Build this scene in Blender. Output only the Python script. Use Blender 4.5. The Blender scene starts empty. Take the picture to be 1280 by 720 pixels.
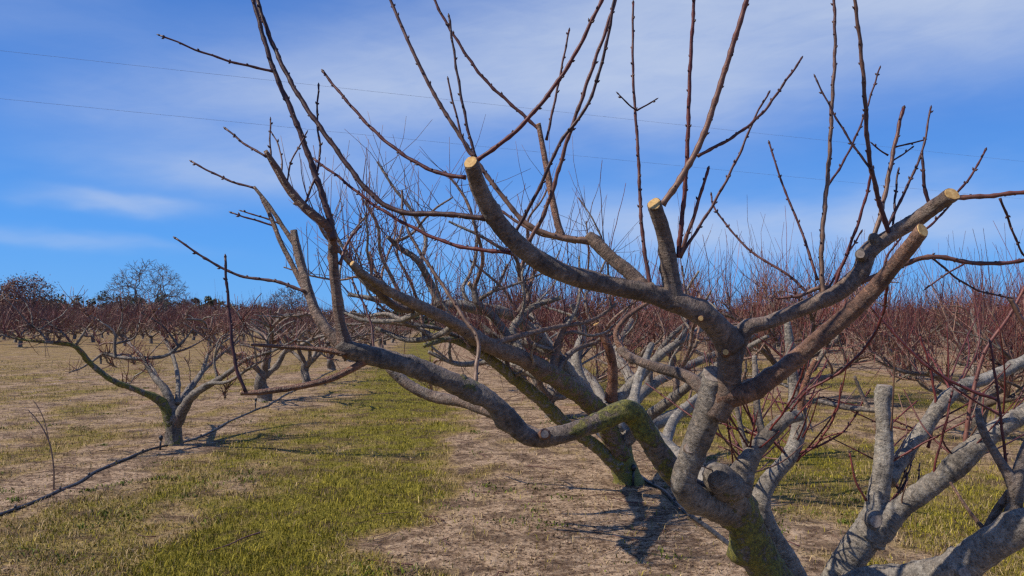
import bpy, math, random
import numpy as np
from mathutils import Vector

R = math.radians
scene = bpy.context.scene
COL = scene.collection
rng = np.random.default_rng(7)
random.seed(7)

# ------------------------------------------------------------------ camera
CAM_H = 1.7
F = 1000.0                     # focal length in pixels of a 1280 px wide frame
PITCH = math.atan(40 / F)      # horizon sits 40 px under the frame's middle
cam_d = bpy.data.cameras.new('camera')
cam_d.sensor_width = 36
cam_d.lens = 36 * F / 1280
cam_d.clip_start = 0.05
cam_d.clip_end = 5000
cam = bpy.data.objects.new('camera', cam_d)
cam.location = (0, 0, CAM_H)
cam.rotation_euler = (math.pi / 2 + PITCH, 0, 0)
COL.objects.link(cam)
scene.camera = cam
cam_d.dof.use_dof = True
cam_d.dof.focus_distance = 2.2
cam_d.dof.aperture_fstop = 22.0

# ------------------------------------------------------------------ sun and sky
SUN_AZ = R(-99)               # clockwise from +Y (the view direction)
SUN_EL = R(46)
sun_dir = Vector((math.sin(SUN_AZ) * math.cos(SUN_EL), math.cos(SUN_AZ) * math.cos(SUN_EL), math.sin(SUN_EL)))
sd = bpy.data.lights.new('sun', 'SUN')
sd.energy = 5.0
sd.angle = R(0.53)
sd.color = (1.0, 0.89, 0.74)
sun = bpy.data.objects.new('sun', sd)
sun.rotation_euler = sun_dir.to_track_quat('Z', 'Y').to_euler()
COL.objects.link(sun)

world = bpy.data.worlds.new('World')
scene.world = world
world.use_nodes = True
wn, wl = world.node_tree.nodes, world.node_tree.links
wn.clear()


class NT:
    """small helper over a node tree"""
    def __init__(s, nt):
        s.n, s.l = nt.nodes, nt.links

    def node(s, t, **kw):
        n = s.n.new(t)
        for k, v in kw.items():
            setattr(n, k, v)
        return n

    def put(s, sock, v):
        if isinstance(v, bpy.types.NodeSocket):
            s.l.new(v, sock)
        elif v is not None:
            if isinstance(v, (tuple, list)) and len(v) == 3 and sock.type == 'RGBA':
                v = (*v, 1)
            sock.default_value = v

    def m(s, op, a, b=None, c=None, clamp=False):
        n = s.node('ShaderNodeMath', operation=op, use_clamp=clamp)
        for i, v in enumerate((a, b, c)):
            if v is not None:
                s.put(n.inputs[i], v)
        return n.outputs[0]

    def vm(s, op, a, b=None):
        n = s.node('ShaderNodeVectorMath', operation=op)
        s.put(n.inputs[0], a)
        if b is not None:
            s.put(n.inputs[1], b)
        return n.outputs['Value'] if op in ('LENGTH', 'DOT_PRODUCT') else n.outputs[0]

    def xyz(s, x, y, z):
        n = s.node('ShaderNodeCombineXYZ')
        for i, v in enumerate((x, y, z)):
            s.put(n.inputs[i], v)
        return n.outputs[0]

    def noise(s, vec, scale, detail=4, rough=0.55, dist=0.0, color=False):
        n = s.node('ShaderNodeTexNoise')
        s.put(n.inputs['Vector'], vec)
        n.inputs['Scale'].default_value = scale
        n.inputs['Detail'].default_value = detail
        n.inputs['Roughness'].default_value = rough
        n.inputs['Distortion'].default_value = dist
        return n.outputs['Color' if color else 'Fac']

    def ramp(s, fac, stops, interp='LINEAR'):
        n = s.node('ShaderNodeValToRGB')
        s.put(n.inputs[0], fac)
        cr = n.color_ramp
        cr.interpolation = interp
        while len(cr.elements) < len(stops):
            cr.elements.new(0.5)
        for e, (p, c) in zip(cr.elements, stops):
            e.position = p
            if isinstance(c, (int, float)):
                c = (c, c, c)
            e.color = (*c, 1)
        return n.outputs[0]

    def mix(s, fac, a, b, blend='MIX'):
        n = s.node('ShaderNodeMix', data_type='RGBA', blend_type=blend)
        s.put(n.inputs[0], fac)
        s.put(n.inputs[6], a)
        s.put(n.inputs[7], b)
        return n.outputs[2]


W = NT(world.node_tree)
sky = W.node('ShaderNodeTexSky', sky_type='NISHITA')
sky.sun_disc = False
sky.sun_elevation = SUN_EL
sky.sun_rotation = SUN_AZ
sky.altitude = 100
sky.air_density = 1.0
sky.dust_density = 0.4
sky.ozone_density = 3.0
SKY_STRENGTH = 0.098
tc = W.node('ShaderNodeTexCoord')
sep = W.node('ShaderNodeSeparateXYZ')
W.put(sep.inputs[0], tc.outputs['Generated'])
dx, dy, dz = sep.outputs
az = W.m('ARCTAN2', dx, dy)
el = W.m('ARCSINE', dz)
# thin streaks and veils of high cloud, laid out by compass bearing and height
wob = W.noise(W.xyz(W.m('MULTIPLY', az, 3.0), W.m('MULTIPLY', el, 8.0), 1.7), 1.0, 4, 0.55)
el_w = W.m('ADD', el, W.m('MULTIPLY', W.m('SUBTRACT', wob, 0.5), 0.10))
az_w = W.m('ADD', az, W.m('MULTIPLY', W.m('SUBTRACT', wob, 0.5), 0.2))


def veil(a0, e0, wa, we, tilt, amt):
    a = W.m('DIVIDE', W.m('SUBTRACT', az_w, R(a0)), R(wa))
    e = W.m('DIVIDE', W.m('SUBTRACT', W.m('SUBTRACT', el_w, R(e0)), W.m('MULTIPLY', W.m('SUBTRACT', az_w, R(a0)), tilt)), R(we))
    q = W.m('ADD', W.m('MULTIPLY', a, a), W.m('MULTIPLY', e, e))
    return W.m('MULTIPLY', W.m('EXPONENT', W.m('MULTIPLY', q, -1.0)), amt)


veils = [(-14, 15.5, 13, 3.0, 0.10, 0.62), (4, 18.5, 14, 4.5, 0.05, 0.70), (26, 22, 16, 5.5, -0.05, 1.0),
         (13, 16, 7, 4, 0.0, 0.35), (12, 6.5, 13, 2.2, 0.0, 0.72), (27, 6.0, 8, 1.6, 0.0, 0.50), (-16, 10, 9, 2.0, 0.05, 0.3), (-26.8, 7.35, 4.0, 0.50, 0.0, 0.62), (-22, 10.2, 9, 1.3, 0.05, 0.22),
         (-30, 5.0, 7, 0.5, -0.06, 0.20), (-34, 18, 9, 1.5, 0.1, 0.12), (70, 30, 40, 12, 0, 0.6), (-80, 35, 35, 9, 0, 0.5), (170, 30, 60, 12, 0, 0.5)]
tot = None
for v in veils:
    o = veil(*v[:5], v[5] * 1.25)
    tot = o if tot is None else W.m('ADD', tot, o)
streak = W.noise(W.xyz(W.m('MULTIPLY', az, 5.0), W.m('MULTIPLY', W.m('ADD', el, W.m('MULTIPLY', az, 0.10)), 26.0), 5.1), 1.0, 6, 0.6, 0.6)
soft = W.noise(W.xyz(W.m('MULTIPLY', az, 4.0), W.m('MULTIPLY', el, 9.0), 9.0), 1.0, 5, 0.55, 0.3)
tex = W.m('ADD', W.m('MULTIPLY', streak, 0.9), W.m('MULTIPLY', soft, 1.1))
wisp = W.noise(W.xyz(W.m('MULTIPLY', W.m('ADD', az, W.m('MULTIPLY', el, 1.4)), 9.0), W.m('MULTIPLY', W.m('SUBTRACT', el, W.m('MULTIPLY', az, 0.22)), 48.0), 2.2), 1.0, 7, 0.65, 0.8)
tex = W.m('MULTIPLY', tex, W.m('ADD', 0.62, W.m('MULTIPLY', wisp, 0.76)))
cov = W.m('SUBTRACT', 1.0, W.m('EXPONENT', W.m('MULTIPLY', W.m('MULTIPLY', tot, tex), -1.05)))
# clear dry winter air: deep blue aloft, azure down to the horizon
clear = W.ramp(W.m('DIVIDE', el, R(60), clamp=True), [(0.0, (1.25, 4.5, 9.7)), (0.10, (0.75, 3.5, 9.4)), (0.22, (0.55, 2.55, 8.0)), (0.40, (0.48, 1.85, 6.2)), (1.0, (0.35, 1.05, 3.8))])
blue = W.mix(0.88, sky.outputs[0], clear)
cloudy = W.mix(cov, blue, (5.6, 6.5, 8.3))
bg = W.node('ShaderNodeBackground')
W.put(bg.inputs[0], cloudy)
bg.inputs[1].default_value = SKY_STRENGTH
out = W.node('ShaderNodeOutputWorld')
W.l.new(bg.outputs[0], out.inputs[0])

scene.view_settings.view_transform = 'Standard'
scene.view_settings.look = 'None'
scene.view_settings.gamma = 1
scene.view_settings.use_curve_mapping = False
scene.view_settings.exposure = 0.0
scene.render.engine = 'CYCLES'
scene.cycles.filter_width = 1.35
scene.cycles.max_bounces = 5
scene.cycles.use_denoising = False


# ------------------------------------------------------------------ materials
def new_mat(name):
    m = bpy.data.materials.new(name)
    m.use_nodes = True
    m.node_tree.nodes.clear()
    n = NT(m.node_tree)
    o = n.node('ShaderNodeOutputMaterial')
    b = n.node('ShaderNodeBsdfPrincipled')
    n.l.new(b.outputs[0], o.inputs[0])
    return m, n, b


def attr(n, name):
    return n.node('ShaderNodeAttribute', attribute_name=name)


def bump(n, b, height, strength, dist):
    k = n.node('ShaderNodeBump')
    k.inputs['Strength'].default_value = strength
    k.inputs['Distance'].default_value = dist
    n.put(k.inputs['Height'], height)
    n.l.new(k.outputs[0], b.inputs['Normal'])


def bark_material(name, fine):
    """old limbs: grey bark with ring-shaped lenticels, pale lichen and moss; 'wood' holds moss, youth, lichen with painted silver highlight"""
    m, n, b = new_mat(name)
    oc = n.node('ShaderNodeTexCoord').outputs['Object']
    a = attr(n, 'wood')
    sp = n.node('ShaderNodeSeparateColor')
    n.put(sp.inputs[0], a.outputs['Color'])
    moss, young, lich = sp.outputs
    al = attr(n, 'along').outputs['Fac']
    big = n.noise(oc, 9 * fine, 5, 0.6)
    med = n.noise(oc, 55 * fine, 7, 0.72)
    rv = n.vm('ADD', n.vm('SCALE', oc, None), n.xyz(0, 0, 0))
    sc = rv.node
    sv = n.node('ShaderNodeVectorMath', operation='SCALE')
    n.put(sv.inputs[0], oc)
    sv.inputs['Scale'].default_value = 34 * fine
    rings = n.noise(n.vm('ADD', sv.outputs[0], n.xyz(n.m('MULTIPLY', al, 170 * fine), 0, 0)), 1.0, 4, 0.7)
    grit = n.noise(oc, 190 * fine, 5, 0.7)
    old = n.ramp(n.m('ADD', n.m('MULTIPLY', big, 0.6), n.m('MULTIPLY', med, 0.4)), [(0.36, (0.030, 0.020, 0.014)), (0.48, (0.082, 0.060, 0.045)), (0.64, (0.17, 0.137, 0.112))])
    yng = n.ramp(big, [(0.3, (0.060, 0.023, 0.013)), (0.5, (0.19, 0.082, 0.042)), (0.7, (0.29, 0.145, 0.08))])
    lit_silver = n.ramp(n.m('ADD', n.m('MULTIPLY', big, 0.6), n.m('MULTIPLY', med, 0.4)), [(0.36, (0.115, 0.100, 0.082)), (0.48, (0.235, 0.215, 0.182)), (0.64, (0.36, 0.338, 0.295))])
    old = n.mix(n.m('MULTIPLY', lich, 0.9, clamp=True), old, lit_silver)  # grey bark tone, with the silver highlight of lit limbs put into the colour
    base = n.mix(young, old, yng)
    ringc = n.ramp(rings, [(0.34, (0.36, 0.32, 0.30)), (0.45, (1, 1, 1)), (0.56, (1, 1, 1)), (0.64, (1.9, 1.75, 1.55))])
    base = n.mix(0.8, base, ringc, 'MULTIPLY')
    crack = n.ramp(med, [(0.34, (0.22, 0.19, 0.17)), (0.43, (0.95, 0.95, 0.95)), (0.64, (1.25, 1.22, 1.18))])
    base = n.mix(0.9, base, crack, 'MULTIPLY')
    base = n.mix(0.85, base, n.ramp(grit, [(0.34, (0.45, 0.42, 0.40)), (0.46, (1, 1, 1)), (0.66, (1.3, 1.28, 1.25))]), 'MULTIPLY')
    scar = n.noise(oc, 30 * fine, 6, 0.75, 1.2)
    base = n.mix(1.0, base, n.ramp(scar, [(0.33, (0.22, 0.19, 0.16)), (0.40, (1, 1, 1)), (0.60, (1, 1, 1)), (0.70, (1.3, 1.28, 1.22))]), 'MULTIPLY')
    # lichen: pale grey crusts, brightened to paint in sunlit highlights
    ln = n.noise(oc, 21 * fine, 7, 0.75, 0.4)
    lf = n.m('MULTIPLY', n.ramp(ln, [(0.50, 0.0), (0.60, 0.6)]), lich, clamp=True)
    base = n.mix(lf, base, n.ramp(med, [(0.32, (0.08, 0.072, 0.058)), (0.47, (0.27, 0.25, 0.21)), (0.60, (0.50, 0.475, 0.415))]))
    # moss
    mn = n.noise(oc, 16 * fine, 7, 0.72, 0.3)
    mt = n.m('SUBTRACT', n.m('ADD', n.m('MULTIPLY', moss, 0.75), n.m('MULTIPLY', mn, 1.5)), 1.31)
    mf = n.ramp(mt, [(0.0, 0.0), (0.10, 0.95)])
    mf = n.m('MULTIPLY', mf, n.ramp(n.noise(oc, 120 * fine, 5, 0.75), [(0.32, 0.25), (0.44, 1.0)]))
    mossc = n.ramp(n.noise(oc, 85 * fine, 6, 0.75), [(0.34, (0.028, 0.028, 0.006)), (0.48, (0.13, 0.128, 0.012)), (0.66, (0.33, 0.29, 0.035))])
    base = n.mix(mf, base, mossc)
    n.put(b.inputs['Base Color'], base)
    n.put(b.inputs['Roughness'], n.m('SUBTRACT', 0.58, n.m('MULTIPLY', young, 0.16)))
    b.inputs['Specular IOR Level'].default_value = 0.6
    h = n.m('ADD', n.m('MULTIPLY', med, 0.9), n.m('ADD', n.m('MULTIPLY', rings, 0.35), n.m('MULTIPLY', mf, 0.5)))
    h = n.m('ADD', n.m('ADD', h, n.m('MULTIPLY', grit, 0.45)), n.m('MULTIPLY', scar, 1.2))
    bump(n, b, h, 1.0, 0.007 / fine)
    return m


def shoot_material(name, fine, lift=1.0):
    """young wood: wine red to tan skin; 'wood' holds (unused, tan, unused), 'along' runs from base to tip"""
    m, n, b = new_mat(name)
    oc = n.node('ShaderNodeTexCoord').outputs['Object']
    sp = n.node('ShaderNodeSeparateColor')
    n.put(sp.inputs[0], attr(n, 'wood').outputs['Color'])
    tan, red = sp.outputs[1], sp.outputs[2]
    nn = n.noise(oc, 30 * fine, 4, 0.6)
    wine = n.ramp(nn, [(0.3, (0.026, 0.011, 0.013)), (0.55, (0.052, 0.019, 0.021)), (0.75, (0.09, 0.036, 0.034))])
    redc = n.ramp(nn, [(0.3, (0.085, 0.017, 0.016)), (0.55, (0.16, 0.031, 0.026)), (0.75, (0.22, 0.07, 0.045))])
    tanc = n.ramp(nn, [(0.3, (0.13, 0.085, 0.055)), (0.55, (0.24, 0.15, 0.10)), (0.75, (0.32, 0.22, 0.15))])
    c = n.mix(tan, n.mix(red, wine, redc), tanc)
    c = n.mix(1.0, c, (lift, lift, lift), 'MULTIPLY')
    n.put(b.inputs['Base Color'], c)
    b.inputs['Roughness'].default_value = 0.5
    b.inputs['Specular IOR Level'].default_value = 0.4
    bump(n, b, n.noise(oc, 160 * fine, 3, 0.6), 0.4, 0.002 / fine)
    return m


BARK = bark_material('orchard_bark', 1.0)
BARK_FAR = bark_material('orchard_bark_distant', 0.5)
SHOOT = shoot_material('young_shoot_skin', 1.0)
SHOOT_FAR = shoot_material('young_shoot_skin_distant', 0.4, 1.3)

CUT, n, b = new_mat('fresh_cut_wood')
oc = n.node('ShaderNodeTexCoord').outputs['Object']
n.put(b.inputs['Base Color'], n.ramp(n.m('ADD', n.m('MULTIPLY', n.noise(oc, 90, 5, 0.7), 0.75), n.m('MULTIPLY', n.m('SINE', n.m('MULTIPLY', attr(n, 'along').outputs['Fac'], 2400.0)), 0.11)), [(0.22, (0.30, 0.15, 0.045)), (0.40, (0.60, 0.38, 0.13)), (0.6, (0.75, 0.54, 0.24))]))
b.inputs['Roughness'].default_value = 0.75
OLDCUT, n, b = new_mat('weathered_cut_wood')
oc = n.node('ShaderNodeTexCoord').outputs['Object']
n.put(b.inputs['Base Color'], n.ramp(n.noise(oc, 110, 4, 0.6), [(0.3, (0.14, 0.10, 0.08)), (0.5, (0.28, 0.23, 0.19)), (0.7, (0.40, 0.34, 0.28))]))
b.inputs['Roughness'].default_value = 0.9

TWIGBARK, n, b = new_mat('distant_tree_bark')
oc = n.node('ShaderNodeTexCoord').outputs['Object']
n.put(b.inputs['Base Color'], n.ramp(n.noise(oc, 0.6, 3), [(0.3, (0.10, 0.080, 0.074)), (0.7, (0.19, 0.16, 0.145))]))
b.inputs['Roughness'].default_value = 0.9


def leaf_mat(name, c0, c1, c2):
    m, n, b = new_mat(name)
    oc = n.node('ShaderNodeTexCoord').outputs['Object']
    n.put(b.inputs['Base Color'], n.ramp(n.noise(oc, 0.9, 4, 0.6), [(0.32, c0), (0.5, c1), (0.68, c2)]))
    b.inputs['Roughness'].default_value = 0.7
    return m


PINE = leaf_mat('pine_needles', (0.016, 0.028, 0.012), (0.03, 0.048, 0.018), (0.05, 0.068, 0.026))
RUST = leaf_mat('rust_leaves', (0.09, 0.038, 0.024), (0.17, 0.072, 0.042), (0.26, 0.125, 0.075))
SCRUB = leaf_mat('brown_scrub', (0.05, 0.036, 0.027), (0.09, 0.062, 0.044), (0.13, 0.085, 0.062))

RUBBER, n, b = new_mat('black_polythene')
oc = n.node('ShaderNodeTexCoord').outputs['Object']
n.put(b.inputs['Base Color'], n.ramp(n.noise(oc, 9, 5, 0.65), [(0.35, (0.012, 0.012, 0.014)), (0.6, (0.05, 0.048, 0.048)), (0.75, (0.14, 0.105, 0.08))]))
b.inputs['Roughness'].default_value = 0.38
WIRE, n, b = new_mat('weathered_cable')
n.put(b.inputs['Base Color'], n.ramp(n.noise(n.node('ShaderNodeTexCoord').outputs['Object'], 0.3, 2), [(0.3, (0.12, 0.12, 0.13)), (0.7, (0.2, 0.2, 0.22))]))
b.inputs['Roughness'].default_value = 0.5


# ------------------------------------------------------------------ geometry helpers
def P(px, py, D):
    """the point at distance D along the view direction that the photograph shows at px, py"""
    x, y = (px - 640) / F, (360 - py) / F
    c, s = math.cos(PITCH), math.sin(PITCH)
    d = np.array((x, c - y * s, s + y * c))
    d = d * (D / d[1])
    return d + np.array((0, 0, CAM_H))


def catmull(ctrl, rad, step):
    ctrl = np.asarray(ctrl, float)
    rad = np.asarray(rad, float)
    if len(ctrl) == 2:
        ctrl = np.vstack([ctrl[0], (ctrl[0] + ctrl[1]) / 2, ctrl[1]])
        rad = np.array([rad[0], (rad[0] + rad[1]) / 2, rad[1]])
    P0 = np.vstack([2 * ctrl[0] - ctrl[1], ctrl, 2 * ctrl[-1] - ctrl[-2]])
    po, ro, tt = [], [], []
    for i in range(len(ctrl) - 1):
        a, b_, c, d = P0[i:i + 4]
        L = np.linalg.norm(c - b_)
        k = max(1, int(math.ceil(L / step)))
        t = np.arange(k)[:, None] / k
        po.append(0.5 * (2 * b_ + (c - a) * t + (2 * a - 5 * b_ + 4 * c - d) * t ** 2 + (3 * b_ - a - 3 * c + d) * t ** 3))
        ro.append(rad[i] + (rad[i + 1] - rad[i]) * t[:, 0])
        tt.append(i + t[:, 0])
    po.append(ctrl[-1:])
    ro.append(rad[-1:])
    tt.append(np.array([len(ctrl) - 1.0]))
    return np.vstack(po), np.concatenate(ro), np.concatenate(tt)


class MB:
    """collects tubes and faces into ONE mesh"""
    def __init__(s):
        s.v, s.f, s.c, s.a, s.nv = [], [], [], [], 0

    def add(s, verts, faces, col, along):
        verts = np.asarray(verts, float)
        s.v.append(verts)
        s.f.extend([tuple(i + s.nv for i in q) for q in faces])
        col = np.broadcast_to(np.asarray(col, float), (len(verts), 3))
        s.c.append(col)
        s.a.append(np.broadcast_to(np.asarray(along, float), (len(verts),)))
        s.nv += len(verts)

    def tube(s, pts, rad, sides, col, rough=0.0, knots=0, cut=None, tip=False, seed=0, along0=0.0):
        """pts, rad already sampled; col (N,3) or (3,); cut = unit normal of the end face"""
        rs = np.random.default_rng(seed)
        pts = np.asarray(pts, float)
        N = len(pts)
        T = np.gradient(pts, axis=0)
        T /= np.linalg.norm(T, axis=1)[:, None] + 1e-12
        ref = np.array((0.13, 0.27, 0.95)) if abs(T[0][2]) < 0.9 else np.array((1.0, 0.1, 0))
        u = np.cross(T[0], ref)
        u /= np.linalg.norm(u)
        U = np.empty_like(pts)
        for i in range(N):
            u = u - T[i] * np.dot(u, T[i])
            u /= np.linalg.norm(u) + 1e-12
            U[i] = u
        V = np.cross(T, U)
        th = np.arange(sides) / sides * 2 * math.pi
        seg = np.linalg.norm(np.diff(pts, axis=0), axis=1)
        ss = np.concatenate([[0], np.cumsum(seg)])
        L = ss[-1] + 1e-9
        Rr = np.repeat(np.asarray(rad, float)[:, None], sides, 1)
        if rough:
            r0 = float(np.mean(rad))
            w = np.zeros((N, sides))
            for k in range(7):
                fs = rs.uniform(0.25, 1.5) / r0
                w += rs.uniform(0.4, 1) * np.sin(ss[:, None] * fs + rs.integers(-3, 4) * th[None] + rs.uniform(0, 6.3)) * (0.7 if k else 1)
            Rr = Rr * (1 + rough * w / 2.2 + rough * 0.35 * rs.normal(size=(N, sides)))
            for k in range(knots):
                k0, t0 = rs.uniform(0.05, 0.95) * L, rs.uniform(0, 6.28)
                dth = np.angle(np.exp(1j * (th - t0)))[None]
                sz = r0 * rs.uniform(0.35, 0.8)
                Rr = Rr + r0 * rs.uniform(0.10, 0.36) * np.exp(-((ss[:, None] - k0) / sz) ** 2 - (dth * r0 / sz) ** 2)
        X = pts[:, None] + Rr[..., None] * (np.cos(th)[None, :, None] * U[:, None] + np.sin(th)[None, :, None] * V[:, None])
        if cut is not None:
            d = X[-1] - pts[-1]
            tn = np.dot(T[-1], cut)
            X[-1] -= np.outer(d @ cut / max(tn, 0.35), T[-1])
        verts = X.reshape(-1, 3)
        i = np.arange(N - 1)[:, None] * sides
        j = np.arange(sides)[None]
        j2 = (j + 1) % sides
        faces = np.stack([i + j, i + j2, i + sides + j2, i + sides + j], -1).reshape(-1, 4).tolist()
        faces.append(tuple(range(sides))[::-1])
        faces.append(tuple((N - 1) * sides + k for k in range(sides)))
        col = np.asarray(col, float)
        if col.ndim == 2:
            col = np.repeat(col, sides, 0)
        s.add(verts, faces, col, np.repeat(ss + along0, sides))
        return X[-1], T[-1]

    def build(s, name, mat, parent=None, origin=(0, 0, 0), smooth=True, mesh=None):
        me = s.mesh(name, mat, origin, smooth)
        o = bpy.data.objects.new(name, me)
        COL.objects.link(o)
        if parent is not None:
            o.parent = parent
        else:
            o.location = origin
        return o

    def mesh(s, name, mat, origin=(0, 0, 0), smooth=True):
        me = bpy.data.meshes.new(name)
        v = np.vstack(s.v) - np.asarray(origin, float)
        me.from_pydata(v.tolist(), [], s.f)
        if smooth:
            me.polygons.foreach_set('use_smooth', [True] * len(me.polygons))
        ca = me.attributes.new('wood', 'FLOAT_COLOR', 'POINT')
        c4 = np.ones((len(v), 4), np.float32)
        c4[:, :3] = np.vstack(s.c)
        ca.data.foreach_set('color', c4.ravel())
        aa = me.attributes.new('along', 'FLOAT', 'POINT')
        aa.data.foreach_set('value', np.concatenate(s.a).astype(np.float32))
        me.materials.append(mat)
        me.update()
        return me


def tag(o, label=None, cat=None, group=None, kind=None):
    if label:
        o['label'] = label
    if cat:
        o['category'] = cat
    if group:
        o['group'] = group
    if kind:
        o['kind'] = kind
    return o


def empty(name, loc, label, cat, group=None):
    o = bpy.data.objects.new(name, None)
    o.empty_display_size = 0.2
    o.location = loc
    COL.objects.link(o)
    return tag(o, label, cat, group)


def unit(v):
    v = np.asarray(v, float)
    return v / (np.linalg.norm(v) + 1e-12)


def lattice(ix, iy, seed):
    h = (ix.astype(np.int64) * 374761393 + iy.astype(np.int64) * 668265263 + seed * 974634777) & 0x7fffffff
    h = ((h ^ (h >> 13)) * 1274126177) & 0x7fffffff
    return ((h ^ (h >> 16)) & 0xffff) / 65535.0


def vnoise(x, y, seed=0):
    ix, iy = np.floor(x), np.floor(y)
    fx, fy = x - ix, y - iy
    fx, fy = fx * fx * (3 - 2 * fx), fy * fy * (3 - 2 * fy)
    g = lambda a, c: lattice(ix + a, iy + c, seed)
    return (g(0, 0) * (1 - fx) + g(1, 0) * fx) * (1 - fy) + (g(0, 1) * (1 - fx) + g(1, 1) * fx) * fy


SLOPE = 0.09                    # rows drift left as they run away


def ground_z(x, y):
    d = np.hypot(x, y)
    fade = np.clip(1 - d / 60, 0, 1)
    return fade * (0.05 * (vnoise(x * 0.5, y * 0.5, 3) - 0.5) + 0.035 * (vnoise(x * 1.9, y * 1.9, 4) - 0.5))


def gz(x, y):
    return float(ground_z(np.array([x]), np.array([y]))[0])


# ------------------------------------------------------------------ ground
def zone_np(x, y):
    uu = x + SLOPE * y + 1.3 * (vnoise(x * 0.5, y * 0.3, 11) - 0.5) + 0.8 * (vnoise(x * 1.7, y * 1.3, 12) - 0.5)
    z = np.interp(uu, [-9, -6, -4.9, -4.3, -3.2, -2.7, -2.0, -1.5, -0.5, -0.1, 0.5, 2.7, 3.6, 5.2, 6.6, 8.6, 9.8, 12.3, 14],
                  [0.42, 0.4, 0.45, 0.22, 0.24, 0.52, 0.62, 0.95, 0.9, 0.3, 0.06, 0.06, 0.66, 0.72, 0.28, 0.22, 0.62, 0.5, 0.25])
    return z + 0.48 * (vnoise(x * 1.1, y * 0.5, 13) - 0.5) + 0.40 * (vnoise(x * 2.7, y * 1.6, 14) - 0.5) + 0.4 * (vnoise(x * 7.1, y * 4.3, 15) - 0.5)


def axis(near, far):
    a = np.arange(0, near, 0.14)
    out_, v, st = list(a), near, 0.14
    while v < far:
        out_.append(v)
        st *= 1.22
        v += st
    out_.append(far)
    return np.array(out_)


ax = axis(21, 1500)
gx = np.concatenate([-ax[:0:-1], ax])
gy = np.concatenate([-axis(2, 300)[:0:-1], axis(36, 2500)])
XX, YY = np.meshgrid(gx, gy)
ZZ = ground_z(XX, YY)
verts = np.stack([XX.ravel(), YY.ravel(), ZZ.ravel()], 1)
nx, ny = len(gx), len(gy)
ii = (np.arange(ny - 1)[:, None] * nx + np.arange(nx - 1)[None]).ravel()
faces = np.stack([ii, ii + 1, ii + nx + 1, ii + nx], 1)
me = bpy.data.meshes.new('ground')
me.from_pydata(verts.tolist(), [], faces.tolist())
me.polygons.foreach_set('use_smooth', [True] * len(me.polygons))
tu = me.attributes.new('turf', 'FLOAT', 'POINT')
tu.data.foreach_set('value', zone_np(XX.ravel(), YY.ravel()).astype(np.float32))
tw = me.attributes.new('near', 'FLOAT', 'POINT')
tw.data.foreach_set('value', np.clip((35 - np.hypot(XX, YY).ravel()) / 8, 0, 1).astype(np.float32))
GROUND, n, b = new_mat('orchard_floor')
oc = n.node('ShaderNodeTexCoord').outputs['Object']
s3 = n.node('ShaderNodeSeparateXYZ')
n.put(s3.inputs[0], oc)
gxx, gyy, _ = s3.outputs
u = n.m('ADD', gxx, n.m('MULTIPLY', gyy, SLOPE))
warp = n.noise(oc, 0.55, 5, 0.62)
warp2 = n.noise(oc, 2.3, 5, 0.6)
u = n.m('ADD', u, n.m('ADD', n.m('MULTIPLY', n.m('SUBTRACT', warp, 0.5), 1.8), n.m('MULTIPLY', n.m('SUBTRACT', warp2, 0.5), 0.9)))
t = n.m('DIVIDE', n.m('ADD', u, 16), 32)
band = lambda v: (v + 16) / 32
# 0 bare soil .. 0.5 straw .. 1 green turf, across the rows
zone = n.ramp(t, [(band(-9), 0.42), (band(-6), 0.4), (band(-4.9), 0.45), (band(-4.3), 0.22), (band(-3.2), 0.24), (band(-2.7), 0.52), (band(-2.0), 0.62), (band(-1.5), 0.95), (band(-0.5), 0.9), (band(-0.1), 0.3), (band(0.5), 0.06), (band(2.7), 0.06), (band(3.6), 0.66), (band(5.2), 0.72), (band(6.6), 0.28), (band(8.6), 0.22), (band(9.8), 0.62), (band(12.3), 0.5), (band(14), 0.25)])
sv = n.vm('MULTIPLY', oc, (1.0, 0.45, 1.0))
pat = n.noise(sv, 1.1, 6, 0.68)
fin = n.noise(oc, 22, 6, 0.7)
mid = n.noise(oc, 5.5, 6, 0.68, 0.4)
zfar = n.m('ADD', zone, n.m('MULTIPLY', n.m('SUBTRACT', pat, 0.5), 0.9))
nw = attr(n, 'near').outputs['Fac']
zz = n.m('ADD', n.m('MULTIPLY', attr(n, 'turf').outputs['Fac'], nw), n.m('MULTIPLY', zfar, n.m('SUBTRACT', 1.0, nw)))
zz = n.m('ADD', zz, n.m('MULTIPLY', n.m('SUBTRACT', mid, 0.5), 0.9))
soil = n.ramp(n.m('ADD', n.m('MULTIPLY', fin, 0.55), n.m('MULTIPLY', mid, 0.5)), [(0.39, (0.070, 0.043, 0.026)), (0.47, (0.22, 0.147, 0.092)), (0.54, (0.42, 0.298, 0.195)), (0.66, (0.54, 0.405, 0.275))])
straw = n.ramp(fin, [(0.3, (0.13, 0.085, 0.034)), (0.5, (0.30, 0.21, 0.085)), (0.7, (0.45, 0.335, 0.15))])
green = n.ramp(fin, [(0.3, (0.075, 0.066, 0.008)), (0.5, (0.17, 0.155, 0.018)), (0.7, (0.30, 0.26, 0.045))])
g = n.mix(n.ramp(zz, [(0.22, 0.0), (0.50, 1.0)]), soil, straw)
g = n.mix(n.ramp(zz, [(0.46, 0.0), (0.86, 0.9)]), g, green)
# red clay showing through in streaks
clay = n.noise(n.vm('MULTIPLY', oc, (0.35, 0.9, 1.0)), 0.55, 5, 0.6)
g = n.mix(n.m('MULTIPLY', n.ramp(clay, [(0.60, 0.0), (0.68, 1.0)]), 0.55), g, n.mix(0.5, soil, (0.30, 0.13, 0.065)))
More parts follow.
